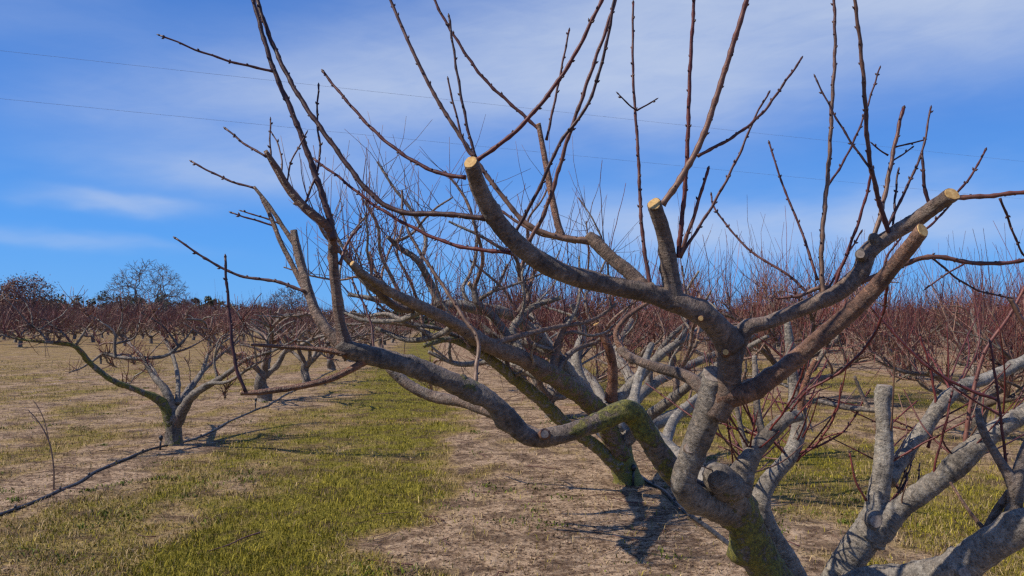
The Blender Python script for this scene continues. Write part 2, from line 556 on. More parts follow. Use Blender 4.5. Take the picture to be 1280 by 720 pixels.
# dark damp litter
dark = n.noise(n.vm('MULTIPLY', oc, (1.0, 1.3, 1.0)), 1.9, 7, 0.74, 0.5)
g = n.mix(n.m('MULTIPLY', n.ramp(dark, [(0.48, 0.0), (0.59, 1.0)]), 0.78), g, n.mix(fin, (0.035, 0.022, 0.015), (0.15, 0.095, 0.062)))
n.put(b.inputs['Base Color'], g)
b.inputs['Roughness'].default_value = 0.95
b.inputs['Specular IOR Level'].default_value = 0.1
bump(n, b, n.m('ADD', n.m('MULTIPLY', fin, 0.7), n.m('MULTIPLY', mid, 1.2)), 0.9, 0.05)
me.materials.append(GROUND)
ground = bpy.data.objects.new('ground', me)
COL.objects.link(ground)
tag(ground, 'orchard floor of patchy turf, dry straw and bare sandy soil', 'ground', kind='structure')


# ------------------------------------------------------------------ blades, litter and cut sticks on the ground (nobody could count them)
def view_points(nn, d0, d1, power):
    d = d0 * (d1 / d0) ** (rng.random(nn) ** power)
    x = (rng.random(nn) * 2 - 1) * (0.67 * d + 0.4)
    return x, d


def blade_mesh(name, x, y, hgt, wid, cols, lean, mats_name):
    nn = len(x)
    a = rng.random(nn) * 6.283
    la = rng.random(nn) * 6.283
    z = ground_z(x, y)
    hgt = hgt * (0.5 + 0.55 * vnoise(x * 3.3, y * 2.7, 31) ** 1.5 + 0.4 * vnoise(x * 13, y * 11, 32))
    base = np.stack([x, y, z - 0.005], 1)
    side = np.stack([np.cos(a), np.sin(a), np.zeros(nn)], 1) * wid[:, None]
    ld = np.stack([np.cos(la), np.sin(la), np.zeros(nn)], 1)
    up = np.array([0, 0, 1.0])
    midp = base + up * (hgt * 0.6)[:, None] + ld * (hgt * lean * 0.3)[:, None]
    tip = base + up * (hgt * np.clip(1 - 0.35 * lean, 0.1, 1))[:, None] + ld * (hgt * lean)[:, None]
    V = np.stack([base - side, base + side, midp + side * 0.7, midp - side * 0.7, tip], 1).reshape(-1, 3)
    k = np.arange(nn)[:, None] * 5
    q = (k + np.array([[0, 1, 2, 3]])).reshape(-1, 4)
    tr = (k + np.array([[3, 2, 4]])).reshape(-1, 3)
    me = bpy.data.meshes.new(name)
    me.vertices.add(len(V))
    me.vertices.foreach_set('co', V.astype(np.float32).ravel())
    nl = q.size + tr.size
    me.loops.add(nl)
    me.polygons.add(len(q) + len(tr))
    me.loops.foreach_set('vertex_index', np.concatenate([q.ravel(), tr.ravel()]).astype(np.int32))
    st = np.concatenate([np.arange(len(q)) * 4, q.size + np.arange(len(tr)) * 3])
    me.polygons.foreach_set('loop_start', st.astype(np.int32))
    me.update(calc_edges=True)
    me.validate()
    ca = me.attributes.new('tint', 'FLOAT_COLOR', 'POINT')
    c4 = np.ones((nn, 5, 4), np.float32)
    c4[:, :, :3] = cols[:, None]
    ca.data.foreach_set('color', c4.ravel())
    o = bpy.data.objects.new(name, me)
    COL.objects.link(o)
    me.materials.append(BLADE)
    return o


BLADE, n, b = new_mat('grass_blade')
tc_ = attr(n, 'tint').outputs['Color']
oc = n.node('ShaderNodeTexCoord').outputs['Object']
n.put(b.inputs['Base Color'], n.mix(0.35, tc_, n.ramp(n.noise(oc, 6, 3), [(0.3, 0.5), (0.7, 1.5)]), 'MULTIPLY'))
b.inputs['Roughness'].default_value = 0.7
b.inputs['Specular IOR Level'].default_value = 0.2

x, y = view_points(300000, 5.0, 34.0, 1.15)
z = zone_np(x, y)
r = rng.random(len(x))
gm = (z > 0.62 + 0.62 * (rng.random(len(x)) - 0.5)) & (r < 0.30 + 0.65 * np.clip(z, 0, 1)) | (r > 0.985)
sm = ~gm & (r < np.clip((z - 0.22) * 1.3, 0.03, 0.55))


def tint(nn, c0, c1):
    k = rng.random(nn)[:, None]
    return (np.array(c0) * (1 - k) + np.array(c1) * k) * rng.uniform(0.7, 1.25, (nn, 1))


k = gm.sum()
sc_ = 1 + y[gm] / 22
tag(blade_mesh('green_grass', x[gm], y[gm], rng.uniform(0.015, 0.05, k) * (1 + 0.3 * sc_), rng.uniform(0.0015, 0.0032, k) * sc_,
               tint(k, (0.125, 0.113, 0.008), (0.40, 0.33, 0.036)), rng.uniform(0.2, 1.0, k), 'g'),
    'short green turf of the mown aisle and its patches', 'grass', kind='stuff')
k = sm.sum()
sc_ = 1 + y[sm] / 22
tag(blade_mesh('dry_grass', x[sm], y[sm], rng.uniform(0.02, 0.07, k) * (1 + 0.3 * sc_), rng.uniform(0.0013, 0.003, k) * sc_,
               tint(k, (0.19, 0.13, 0.058), (0.50, 0.37, 0.18)), rng.uniform(0.3, 1.6, k), 'g'),
    'dry straw coloured grass between the rows', 'grass', kind='stuff')
# broad-leaved weeds in rosettes
cx, cy = view_points(420, 5.0, 22.0, 1.1)
zc = zone_np(cx, cy)
keep = (zc < 0.75) & (vnoise(cx * 0.9, cy * 0.9, 41) > 0.45)
cx, cy = cx[keep], cy[keep]
wx, wy = [], []
for a_, c_ in zip(cx, cy):
    m_ = rng.integers(10, 46)
    w_ = rng.uniform(0.03, 0.14)
    wx.append(a_ + rng.normal(size=m_) * w_)
    wy.append(c_ + rng.normal(size=m_) * w_)
wx, wy = np.concatenate(wx), np.concatenate(wy)
k = len(wx)
tag(blade_mesh('weed_rosettes', wx, wy, rng.uniform(0.02, 0.06, k), rng.uniform(0.004, 0.009, k), tint(k, (0.045, 0.075, 0.008), (0.17, 0.20, 0.02)), rng.uniform(0.5, 1.6, k), 'g'),
    'small green weeds sprouting in the bare soil', 'weeds', kind='stuff')
# litter of fallen leaves and bark crumbs on the herbicide strips
x, y = view_points(85000, 5.0, 26.0, 1.2)
z = zone_np(x, y)
lm = rng.random(len(x)) < np.clip(0.75 - z * 1.2 + 0.35 * (np.abs(x + SLOPE * y + 3.6) < 1.0), 0.06, 0.95)
x, y = x[lm], y[lm]
k = len(x)
tag(blade_mesh('leaf_litter', x, y, rng.uniform(0.006, 0.02, k), rng.uniform(0.004, 0.012, k) * (1 + y / 30), tint(k, (0.035, 0.022, 0.015), (0.17, 0.10, 0.06)),
               rng.uniform(1.5, 3.0, k), 'g'), 'brown leaf litter on the bare strips under the trees', 'leaf litter', kind='stuff')
# brush cut from the trees
mb = MB()
for i in range(520):
    xs, ys = view_points(1, 5.2, 24, 1.0)
    if zone_np(xs, ys)[0] > 0.42 and rng.random() < 0.85:
        continue
    L = rng.uniform(0.08, 0.45)
    a = rng.uniform(0, 6.28)
    ctrl = []
    for q in (0, 0.35, 0.7, 1):
        cx, cy = xs[0] + math.cos(a) * L * q + rng.normal() * 0.015, ys[0] + math.sin(a) * L * q + rng.normal() * 0.015
        ctrl.append((cx, cy, gz(cx, cy) + 0.008 + rng.random() * 0.02))
    r0 = rng.uniform(0.002, 0.005)
    p, rr, _ = catmull(ctrl, [r0, r0 * .9, r0 * .7, r0 * .4], 0.06)
    mb.tube(p, rr, 4, (0, rng.choice([0, 0.6, 1.0]), 0.4))
tag(mb.build('fallen_prunings', SHOOT), 'thin pruned twigs scattered on the soil under the rows', 'prunings', kind='stuff')


# ------------------------------------------------------------------ peach trees
class Tree:
    """one peach tree: an Empty at its foot; limbs, shoots and cut faces are its children"""
    def __init__(s, foot, label, name='peach_tree', group='bare peach trees', bark=BARK, shoot=SHOOT, detail=1.0, thick=0.71):
        s.foot = np.array(foot, float)
        s.root = empty(name, foot, label, 'tree', group)
        s.bark, s.shoot_mat, s.detail, s.thick = bark, shoot, detail, thick
        s.limbs = []
        s.n = 0

    def cut_face(s, ring, centre, tang, normal, parent, fresh):
        mb = MB()
        c = ring.mean(0)
        nrm = unit(normal)
        k = len(ring)
        V = [c + nrm * 0.002] + [c + (q - c) * 0.90 + nrm * 0.002 for q in ring] + [c + (q - c) * 0.97 - nrm * 0.003 for q in ring]
        f = [(0, 1 + i, 1 + (i + 1) % k) for i in range(k)] + [(1 + i, 1 + k + i, 1 + k + (i + 1) % k, 1 + (i + 1) % k) for i in range(k)]
        mb.add(V, f, (0, 0, 0), [np.linalg.norm(q - c) for q in V])
        return mb.build('pruning_cut', CUT if fresh else OLDCUT, parent, s.foot, smooth=False)

    def limb(s, pts, moss=0.05, young=0.0, lichen=0.3, cut=None, fresh=True, name='limb', knots=None, rough=0.07, mp=None, flare=True, label=None, record=True):
        s.n += 1
        p3 = np.array([P(a, b_, D) for a, b_, D, w in pts])
        rad = np.array([0.5 * s.thick * w / F * D for a, b_, D, w in pts])
        return s.limb3(p3, rad, moss, young, lichen, cut, fresh, name, knots, rough, mp, flare, label, record)

    def limb3(s, p3, rad, moss=0.05, young=0.0, lichen=0.3, cut=None, fresh=True, name='limb', knots=None, rough=0.07, mp=None, flare=True, label=None, record=True):
        s.n += 1
        step = max(0.006, float(np.mean(rad)) * 0.32) / s.detail
        pts, rr, tt = catmull(p3, rad, step)
        if flare:
            L = np.concatenate([[0], np.cumsum(np.linalg.norm(np.diff(pts, axis=0), axis=1))])
            rr = rr * (1 + 0.2 * np.exp(-(L / (rad[0] * 1.6)) ** 2))
        r0 = float(np.mean(rad))
        if rough and len(pts) > 6:
            # slight crookedness
            rs = np.random.default_rng(s.n * 31 + 5)
            for q in range(3):
                f = rs.uniform(0.12, 0.35) / r0
                L = np.arange(len(pts)) * step
                w = np.minimum(1, np.minimum(L, L[::-1]) / (3 * r0))[:, None]
                pts = pts + w * 0.055 * r0 * np.sin(L * f + rs.uniform(0, 6))[:, None] * unit(rs.normal(size=3))
        N = len(pts)
        col = np.tile(np.array((moss, young, lichen), float), (N, 1))
        if mp is not None:          # moss per control point
            col[:, 0] = np.interp(tt, np.arange(len(mp)), mp)
        sides = int(np.clip(round(16 * s.detail), 6, 18)) if r0 > 0.012 else int(np.clip(round(10 * s.detail), 5, 10))
        mb = MB()
        if knots is None:
            knots = int(N * step / (r0 * 7))
        cn = None
        if cut is not None:
            td = unit(pts[-1] - pts[-3])
            cn = unit(td + np.asarray(cut, float) * 1.15)
        ring, tg = mb.tube(pts, rr, sides, col, rough, knots, cn, seed=s.n)
        o = mb.build(name, s.bark, s.root, s.foot)
        if label:
            o['label'] = label
        if cut is not None:
            s.cut_face(ring, pts[-1], tg, cn, o, fresh)
        if record:
            s.limbs.append((pts, rr, o))
        return o

    def shoot_tube(s, mb, p3, rad, tan, red, seed, buds=True, sides=7, tan_tip=None):
        rs = np.random.default_rng(seed)
        L = float(np.sum(np.linalg.norm(np.diff(p3, axis=0), axis=1)))
        pts, rr, _ = catmull(p3, rad, 0.013 / s.detail)
        N = len(pts)
        ll = np.concatenate([[0], np.cumsum(np.linalg.norm(np.diff(pts, axis=0), axis=1))])
        pitch = rs.uniform(0.035, 0.05)
        # zigzag from node to node, swelling at each node
        side = unit(np.cross(pts[-1] - pts[0], rs.normal(size=3)))
        zz_ = np.abs(((ll / pitch + rs.random()) % 2) - 1) - 0.5
        env = np.minimum(1, ll / 0.05)
        pts = pts + (zz_ * env * 0.0028)[:, None] * side
        wob = rs.uniform(0.002, 0.006) * np.sin(ll * rs.uniform(7, 12) + rs.uniform(0, 6)) * env
        pts = pts + wob[:, None] * unit(rs.normal(size=3))
        node = np.abs(((ll / pitch) + 0.5) % 1 - 0.5) * pitch
        rr = rr * (1 + 0.28 * np.exp(-(node / 0.006) ** 2))
        tt_ = ll / ll[-1]
        tn = np.clip(tan * (1 - tt_) ** 0.8 + (tan_tip or 0) * tt_, 0, 1)
        col = np.stack([np.zeros(N), tn, np.full(N, red)], 1)
        mb.tube(pts, rr, sides, col, seed=seed, tip=True)
        if buds:
            d = pitch * 1.2
            ang = rs.uniform(0, 6)
            while d < ll[-1] - 0.004:
                i = int(np.searchsorted(ll, d))
                i = min(max(i, 1), N - 2)
                T = unit(pts[i + 1] - pts[i - 1])
                a = unit(np.cross(T, (0.3, 0.5, 0.81)))
                b_ = np.cross(T, a)
                for rep in range(2 if rs.random() < 0.35 else 1):
                    o_ = math.cos(ang) * a + math.sin(ang) * b_
                    bl = rs.uniform(0.006, 0.011)
                    c = pts[i] + o_ * rr[i] * 0.6
                    dr = unit(T * 0.9 + o_ * 0.75)
                    bp = np.array([c, c + dr * bl * 0.45, c + dr * bl])
                    mb.tube(bp, [0.0022, 0.0031, 0.0006], 5, (0, 0.12, 0.0), seed=1)
                    ang += 2.4
                ang += 2.4
                d += pitch * rs.uniform(0.8, 1.2)
            # terminal bud
            T = unit(pts[-1] - pts[-3])
            bp = np.array([pts[-1] - T * 0.004, pts[-1] + T * 0.004, pts[-1] + T * 0.011])
            mb.tube(bp, [rr[-1] * 0.9, rr[-1] * 1.25, rr[-1] * 0.3], 5, (0, 0.1, 0.0), seed=1)
        return pts, rr

    def shoot(s, pts, tan=0.1, red=0.3, name='shoot', label=None, cut=None, buds=True, parent=None, tan_tip=None):
        s.n += 1
        p3 = np.array([P(a, b_, D) for a, b_, D, w in pts])
        rad = np.array([0.375 * w / F * D for a, b_, D, w in pts])
        mb = MB()
        pp, rr = s.shoot_tube(mb, p3, rad, tan, red, s.n + 100, buds, tan_tip=tan_tip)
        o = mb.build(name, s.shoot_mat, s.root, s.foot)
        if label:
            o['label'] = label
        return o


def sh(s, path, d0, d1, w0, w1, **kw):
    """shoot along pixel points, depth and width running evenly from base to tip"""
    L = [0]
    for a, b_ in zip(path, path[1:]):
        L.append(L[-1] + math.hypot(b_[0] - a[0], b_[1] - a[1]))
    pts = [(px, py, d0 + (d1 - d0) * l / L[-1], w0 + (w1 - w0) * l / L[-1]) for (px, py), l in zip(path, L)]
    return s.shoot(pts, **kw)


# ---- the near tree -------------------------------------------------
fx, fy = P(1040, 1000, 2.85)[:2]
A = Tree((fx, fy, gz(fx, fy)), 'large old peach tree closest to the camera, its freshly cut limbs crossing the whole view', group='bare peach trees')
A.limb([(1046, 1035, 2.86, 170), (1044, 985, 2.85, 135), (1035, 900, 2.83, 118), (1015, 815, 2.8, 112), (1005, 775, 2.79, 90)], moss=0.35, lichen=0.5, name='trunk', flare=False, rough=0.09)
A.limb([(1018, 850, 2.8, 80), (982, 752, 2.72, 64), (946, 692, 2.66, 62), (924, 645, 2.6, 60), (908, 612, 2.54, 64), (901, 602, 2.50, 64), (896, 595, 2.47, 54), (892, 590, 2.455, 38), (890, 588, 2.45, 16)],
       moss=0.5, lichen=0.35, rough=0.12, mp=[0.6, 0.84, 0.92, 0.9, 0.75, 0.6, 0.5, 0.5, 0.5], knots=10)
A.limb([(1030, 830, 2.88, 56), (1006, 748, 2.84, 40), (984, 700, 2.82, 37), (952, 642, 2.8, 35), (958, 606, 2.81, 30), (985, 572, 2.86, 27), (999, 535, 2.9, 26), (994, 490, 2.93, 21), (986, 425, 2.95, 15), (983, 395, 2.96, 9)],
       lichen=0.75, moss=0.1)
A.limb([(918, 612, 2.55, 46), (942, 566, 2.55, 33), (972, 532, 2.56, 26), (985, 523, 2.565, 22), (1004, 519, 2.57, 17)], lichen=0.4, moss=0.12, cut=(0.3, -0.6, 0.2), fresh=True)
A.limb([(922, 640, 2.6, 50), (888, 631, 2.52, 50), (856, 611, 2.42, 43), (862, 578, 2.4, 46), (878, 535, 2.36, 46), (886, 505, 2.33, 50), (893, 468, 2.3, 38)],
       lichen=0.45, moss=0.15, cut=(0, -0.8, 0.3), fresh=False, rough=0.09, knots=5)
A.limb([(893, 520, 2.32, 46), (907, 495, 2.3, 45), (912, 468, 2.28, 41), (910, 438, 2.26, 41), (907, 410, 2.25, 42)], young=0.25, lichen=0.15, flare=False, rough=0.05)
A.limb([(914, 432, 2.26, 44), (888, 400, 2.22, 42), (850, 379, 2.2, 39), (800, 364, 2.18, 33), (745, 353, 2.16, 34), (695, 338, 2.13, 35), (655, 312, 2.1, 34), (622, 277, 2.07, 33), (601, 240, 2.03, 31), (588, 203, 1.97, 26)],
       young=0.22, lichen=0.18, cut=(-0.35, -0.75, 0.15), rough=0.06, knots=8, label='thick limb sweeping up left to a fresh pale cut')
A.limb([(913, 450, 2.28, 36), (930, 413, 2.27, 31), (960, 403, 2.27, 24), (1005, 385, 2.26, 26), (1045, 367, 2.25, 30), (1074, 342, 2.24, 32), (1085, 315, 2.24, 30), (1112, 295, 2.23, 26), (1150, 271, 2.19, 27), (1190, 243, 2.10, 27)],
       young=0.3, lichen=0.3, cut=(-0.15, -0.8, 0.5), rough=0.07, knots=9)
A.limb([(900, 496, 2.31, 38), (935, 489, 2.27, 36), (975, 465, 2.24, 32), (1030, 420, 2.2, 30), (1075, 380, 2.17, 30), (1105, 347, 2.13, 27), (1153, 288, 2.03, 25)],
       young=0.62, lichen=0.05, cut=(0.35, -1.0, 0.1), rough=0.05, knots=7)
A.limb([(842, 385, 2.2, 36), (838, 345, 2.2, 31), (831, 300, 2.18, 27), (818, 255, 2.13, 25)], young=0.15, lichen=0.1, cut=(-0.3, -0.75, 0.1), rough=0.05)
A.limb([(815, 370, 2.2, 28), (787, 342, 2.22, 25), (762, 320, 2.25, 23), (745, 303, 2.27, 24), (735, 294, 2.28, 17)], young=0.3, lichen=0.1, cut=(-0.3, 0, 0.4), fresh=False, rough=0.08)
A.limb([(748, 303, 2.27, 13), (715, 299, 2.29, 11), (694, 292, 2.31, 9)], young=0.6, lichen=0, rough=0.04)
A.limb([(702, 297, 2.3, 13), (693, 262, 2.32, 12), (685, 220, 2.34, 11.5), (673, 155, 2.36, 8.5)], young=1.0, lichen=0, cut=(-0.3, -0.4, 0.2), rough=0.04, label='slim tan stub with a cut tip')
A.limb([(915, 640, 2.6, 52), (857, 607, 2.57, 42), (826, 570, 2.54, 40), (804, 535, 2.52, 42), (785, 513, 2.5, 38), (750, 528, 2.47, 34), (705, 543, 2.44, 31), (664, 547, 2.42, 33), (638, 525, 2.4, 36), (612, 500, 2.38, 36), (585, 487, 2.36, 38), (545, 470, 2.33, 35), (500, 455, 2.3, 35), (465, 445, 2.28, 33), (437, 437, 2.26, 34), (424, 428, 2.25, 24)],
       lichen=0.22, young=0.12, rough=0.075, knots=16, mp=[0.6, 0.75, 0.85, 0.95, 1.12, 0.85, 0.6, 0.1, 0.05, 0.1, 0.7, 0.1, 0, 0, 0, 0], label='long low limb bent at a mossy elbow')
A.limb([(676, 548, 2.46, 20), (632, 523, 2.55, 21), (585, 505, 2.6, 20), (540, 495, 2.65, 20), (510, 480, 2.66, 19), (490, 463, 2.66, 18), (475, 446, 2.66, 13)], young=0.35, lichen=0.4)
A.limb([(434, 442, 2.26, 28), (425, 405, 2.25, 19), (420, 360, 2.24, 17.5), (417, 320, 2.23, 17), (415, 288, 2.22, 15)], young=0.5, lichen=0.08, cut=(0, 0, 0.5), fresh=False, rough=0.045)
A.limb([(420, 316, 2.23, 12), (410, 285, 2.2, 16), (385, 263, 2.19, 16), (361, 236, 2.18, 15), (345, 210, 2.17, 13), (332, 189, 2.16, 8)], young=0.85, lichen=0.0, cut=(-0.2, -0.2, 0.4), fresh=True, rough=0.05)
A.limb([(440, 442, 2.28, 30), (415, 420, 2.28, 19), (395, 390, 2.3, 18), (380, 345, 2.32, 16), (371, 310, 2.34, 15), (367, 288, 2.35, 12)], young=0.45, lichen=0.3, cut=(0, -0.3, 0.5), fresh=False, rough=0.06)
A.limb([(373, 312, 2.35, 11), (356, 287, 2.36, 8), (336, 257, 2.37, 7), (318, 234, 2.38, 5.5)], young=0.4, lichen=0.05, rough=0.05, cut=(0, 0, 0.3), fresh=False)
A.limb([(390, 382, 2.31, 11), (371, 342, 2.35, 9.5), (352, 305, 2.38, 8.5), (340, 275, 2.4, 7.5), (331, 255, 2.42, 7), (326, 246, 2.43, 5)], young=0.6, lichen=0.1, rough=0.05)
A.limb([(462, 447, 2.28, 16), (440, 461, 2.25, 13), (412, 474, 2.22, 12), (370, 484, 2.2, 11), (330, 490, 2.18, 10.5), (301, 491, 2.17, 8)], young=1.0, lichen=0, cut=(-0.4, -0.3, 0), rough=0.04, label='cut red-brown branchlet pointing left over the grass')
A.limb([(436, 443, 2.25, 12), (402, 437, 2.24, 8.5), (360, 434, 2.22, 7.5), (314, 431, 2.2, 5)], young=1.0, lichen=0, cut=(-0.4, -0.3, 0), rough=0.04)
A.limb([(900, 505, 2.36, 34), (862, 473, 2.45, 22), (826, 461, 2.5, 18), (792, 448, 2.55, 16), (772, 434, 2.6, 13)], young=0.3, lichen=0.3, cut=(-0.3, -0.5, 0.3))
A.limb([(783, 445, 2.58, 12), (770, 420, 2.6, 10), (783, 397, 2.62, 9), (816, 374, 2.66, 7)], young=0.8, lichen=0.0, rough=0.05)
A.limb([(930, 650, 2.7, 46), (897, 612, 2.9, 40), (862, 585, 3.1, 38), (826, 556, 3.3, 34), (802, 530, 3.5, 30), (792, 505, 3.6, 22), (800, 468, 3.7, 15), (815, 430, 3.8, 10)], lichen=0.9, moss=0.25, rough=0.10)
A.limb([(830, 560, 3.3, 22), (842, 525, 3.5, 17), (868, 500, 3.6, 13), (905, 470, 3.7, 9)], lichen=0.8, moss=0.1)
# right-hand scaffold
A.limb([(1016, 830, 2.8, 84), (1040, 748, 2.75, 58), (1066, 695, 2.72, 52), (1092, 658, 2.7, 54)], lichen=0.75, moss=0.08, rough=0.08)
A.limb([(1084, 680, 2.71, 52), (1095, 630, 2.72, 38), (1103, 585, 2.74, 33), (1107, 540, 2.76, 28), (1103, 508, 2.78, 27), (1105, 492, 2.79, 31), (1106, 482, 2.79, 25)], lichen=0.9, moss=0.15, cut=(0, 0, 0.6), fresh=False, rough=0.09)
A.limb([(1108, 513, 2.78, 12), (1085, 512, 2.8, 10), (1055, 509, 2.83, 9), (1022, 501, 2.86, 7)], lichen=0.6, young=0.1)
A.limb([(1086, 512, 2.8, 8), (1076, 490, 2.8, 6.5), (1068, 470, 2.8, 5)], lichen=0.4, young=0.2)
A.limb([(1084, 672, 2.7, 46), (1130, 632, 2.66, 38), (1160, 612, 2.63, 33), (1188, 590, 2.6, 36), (1207, 571, 2.58, 40), (1235, 545, 2.56, 34), (1265, 525, 2.54, 32), (1310, 498, 2.52, 30)], lichen=0.7, moss=0.25, rough=0.11, knots=14)
A.limb([(1108, 600, 2.78, 28), (1135, 562, 2.85, 27), (1160, 530, 2.88, 26), (1180, 502, 2.9, 26), (1205, 483, 2.92, 23), (1240, 470, 2.95, 21), (1300, 442, 2.98, 20)], lichen=0.95, moss=0.15, rough=0.08)
A.limb([(1030, 775, 2.74, 70), (1085, 730, 2.6, 56), (1140, 722, 2.5, 46), (1185, 712, 2.42, 54), (1225, 690, 2.36, 56), (1265, 665, 2.3, 56), (1320, 638, 2.25, 50)], lichen=0.7, moss=0.2, rough=0.10, knots=12)
A.limb([(1258, 668, 2.32, 34), (1268, 632, 2.32, 25), (1270, 608, 2.3, 26), (1275, 580, 2.3, 18), (1290, 540, 2.3, 14)], lichen=0.4, young=0.15, rough=0.08)
A.limb([(1270, 608, 2.3, 24), (1252, 580, 2.31, 16), (1236, 552, 2.32, 14), (1226, 530, 2.33, 13), (1222, 511, 2.34, 9)], lichen=0.4, young=0.2, cut=(0, 0, 0.5), fresh=False)
A.limb([(1226, 695, 2.37, 20), (1235, 662, 2.37, 16), (1247, 638, 2.36, 14), (1262, 615, 2.33, 13)], lichen=0.4, young=0.3)
A.limb([(1234, 665, 2.37, 8), (1216, 645, 2.4, 6.5), (1200, 622, 2.45, 5.5), (1188, 603, 2.5, 4.5)], young=0.5, lichen=0.1)
A.limb([(936, 572, 2.56, 12), (927, 540, 2.57, 9), (920, 505, 2.58, 8), (919, 495, 2.58, 7)], young=0.1, lichen=0.5)
A.limb([(955, 548, 2.56, 14), (947, 515, 2.58, 12), (944, 470, 2.6, 11), (943, 445, 2.62, 8)], young=0.1, lichen=0.5)
A.limb([(1000, 522, 2.9, 16), (1003, 492, 2.9, 12), (1012, 465, 2.9, 9), (1020, 450, 2.9, 8)], young=1.0, lichen=0.0, cut=(0.2, -0.3, 0.4))
# knobs and small pruning scars on the big limbs
A.limb([(678, 545, 2.43, 12), (680, 543, 2.40, 20), (681, 543, 2.375, 21), (681, 543, 2.37, 15)], young=0.9, lichen=0, cut=(0, -1, 0.1), fresh=False, flare=False, record=False, knots=0)
A.limb([(1078, 322, 2.24, 20), (1076, 318, 2.2, 20), (1076, 318, 2.18, 15)], lichen=0.6, cut=(-0.3, -1, 0.2), fresh=False, flare=False, record=False, knots=0)
A.limb([(1094, 305, 2.23, 20), (1092, 297, 2.22, 19), (1091, 292, 2.22, 11)], lichen=0.4, flare=False, record=False, knots=2)
A.limb([(908, 442, 2.25, 18), (907, 440, 2.22, 16), (907, 440, 2.215, 11)], young=1, lichen=0, cut=(0, -1, 0), flare=False, record=False, knots=0)
A.limb([(875, 395, 2.2, 16), (876, 398, 2.18, 13), (876, 398, 2.172, 9)], young=0.9, lichen=0, cut=(0, -1, 0), flare=False, record=False, knots=0)
A.limb([(866, 574, 2.4, 36), (864, 562, 2.37, 30), (863, 560, 2.355, 20)], young=0.3, lichen=0.2, cut=(-0.3, -1, 0.2), fresh=False, flare=False, record=False, knots=0)
A.limb([(1092, 650, 2.7, 40), (1094, 652, 2.66, 34), (1095, 652, 2.645, 22)], lichen=0.5, cut=(0.2, -1, 0.2), fresh=False, flare=False, record=False, knots=0)
A.limb([(580, 488, 2.36, 34), (578, 476, 2.35, 24), (577, 468, 2.35, 12)], moss=0.7, lichen=0.2, flare=False, record=False, knots=2)
A.limb([(1200, 715, 2.4, 40), (1205, 716, 2.36, 32), (1206, 716, 2.345, 22)], lichen=0.4, cut=(0.1, -1, 0.1), fresh=False, flare=False, record=False, knots=0)

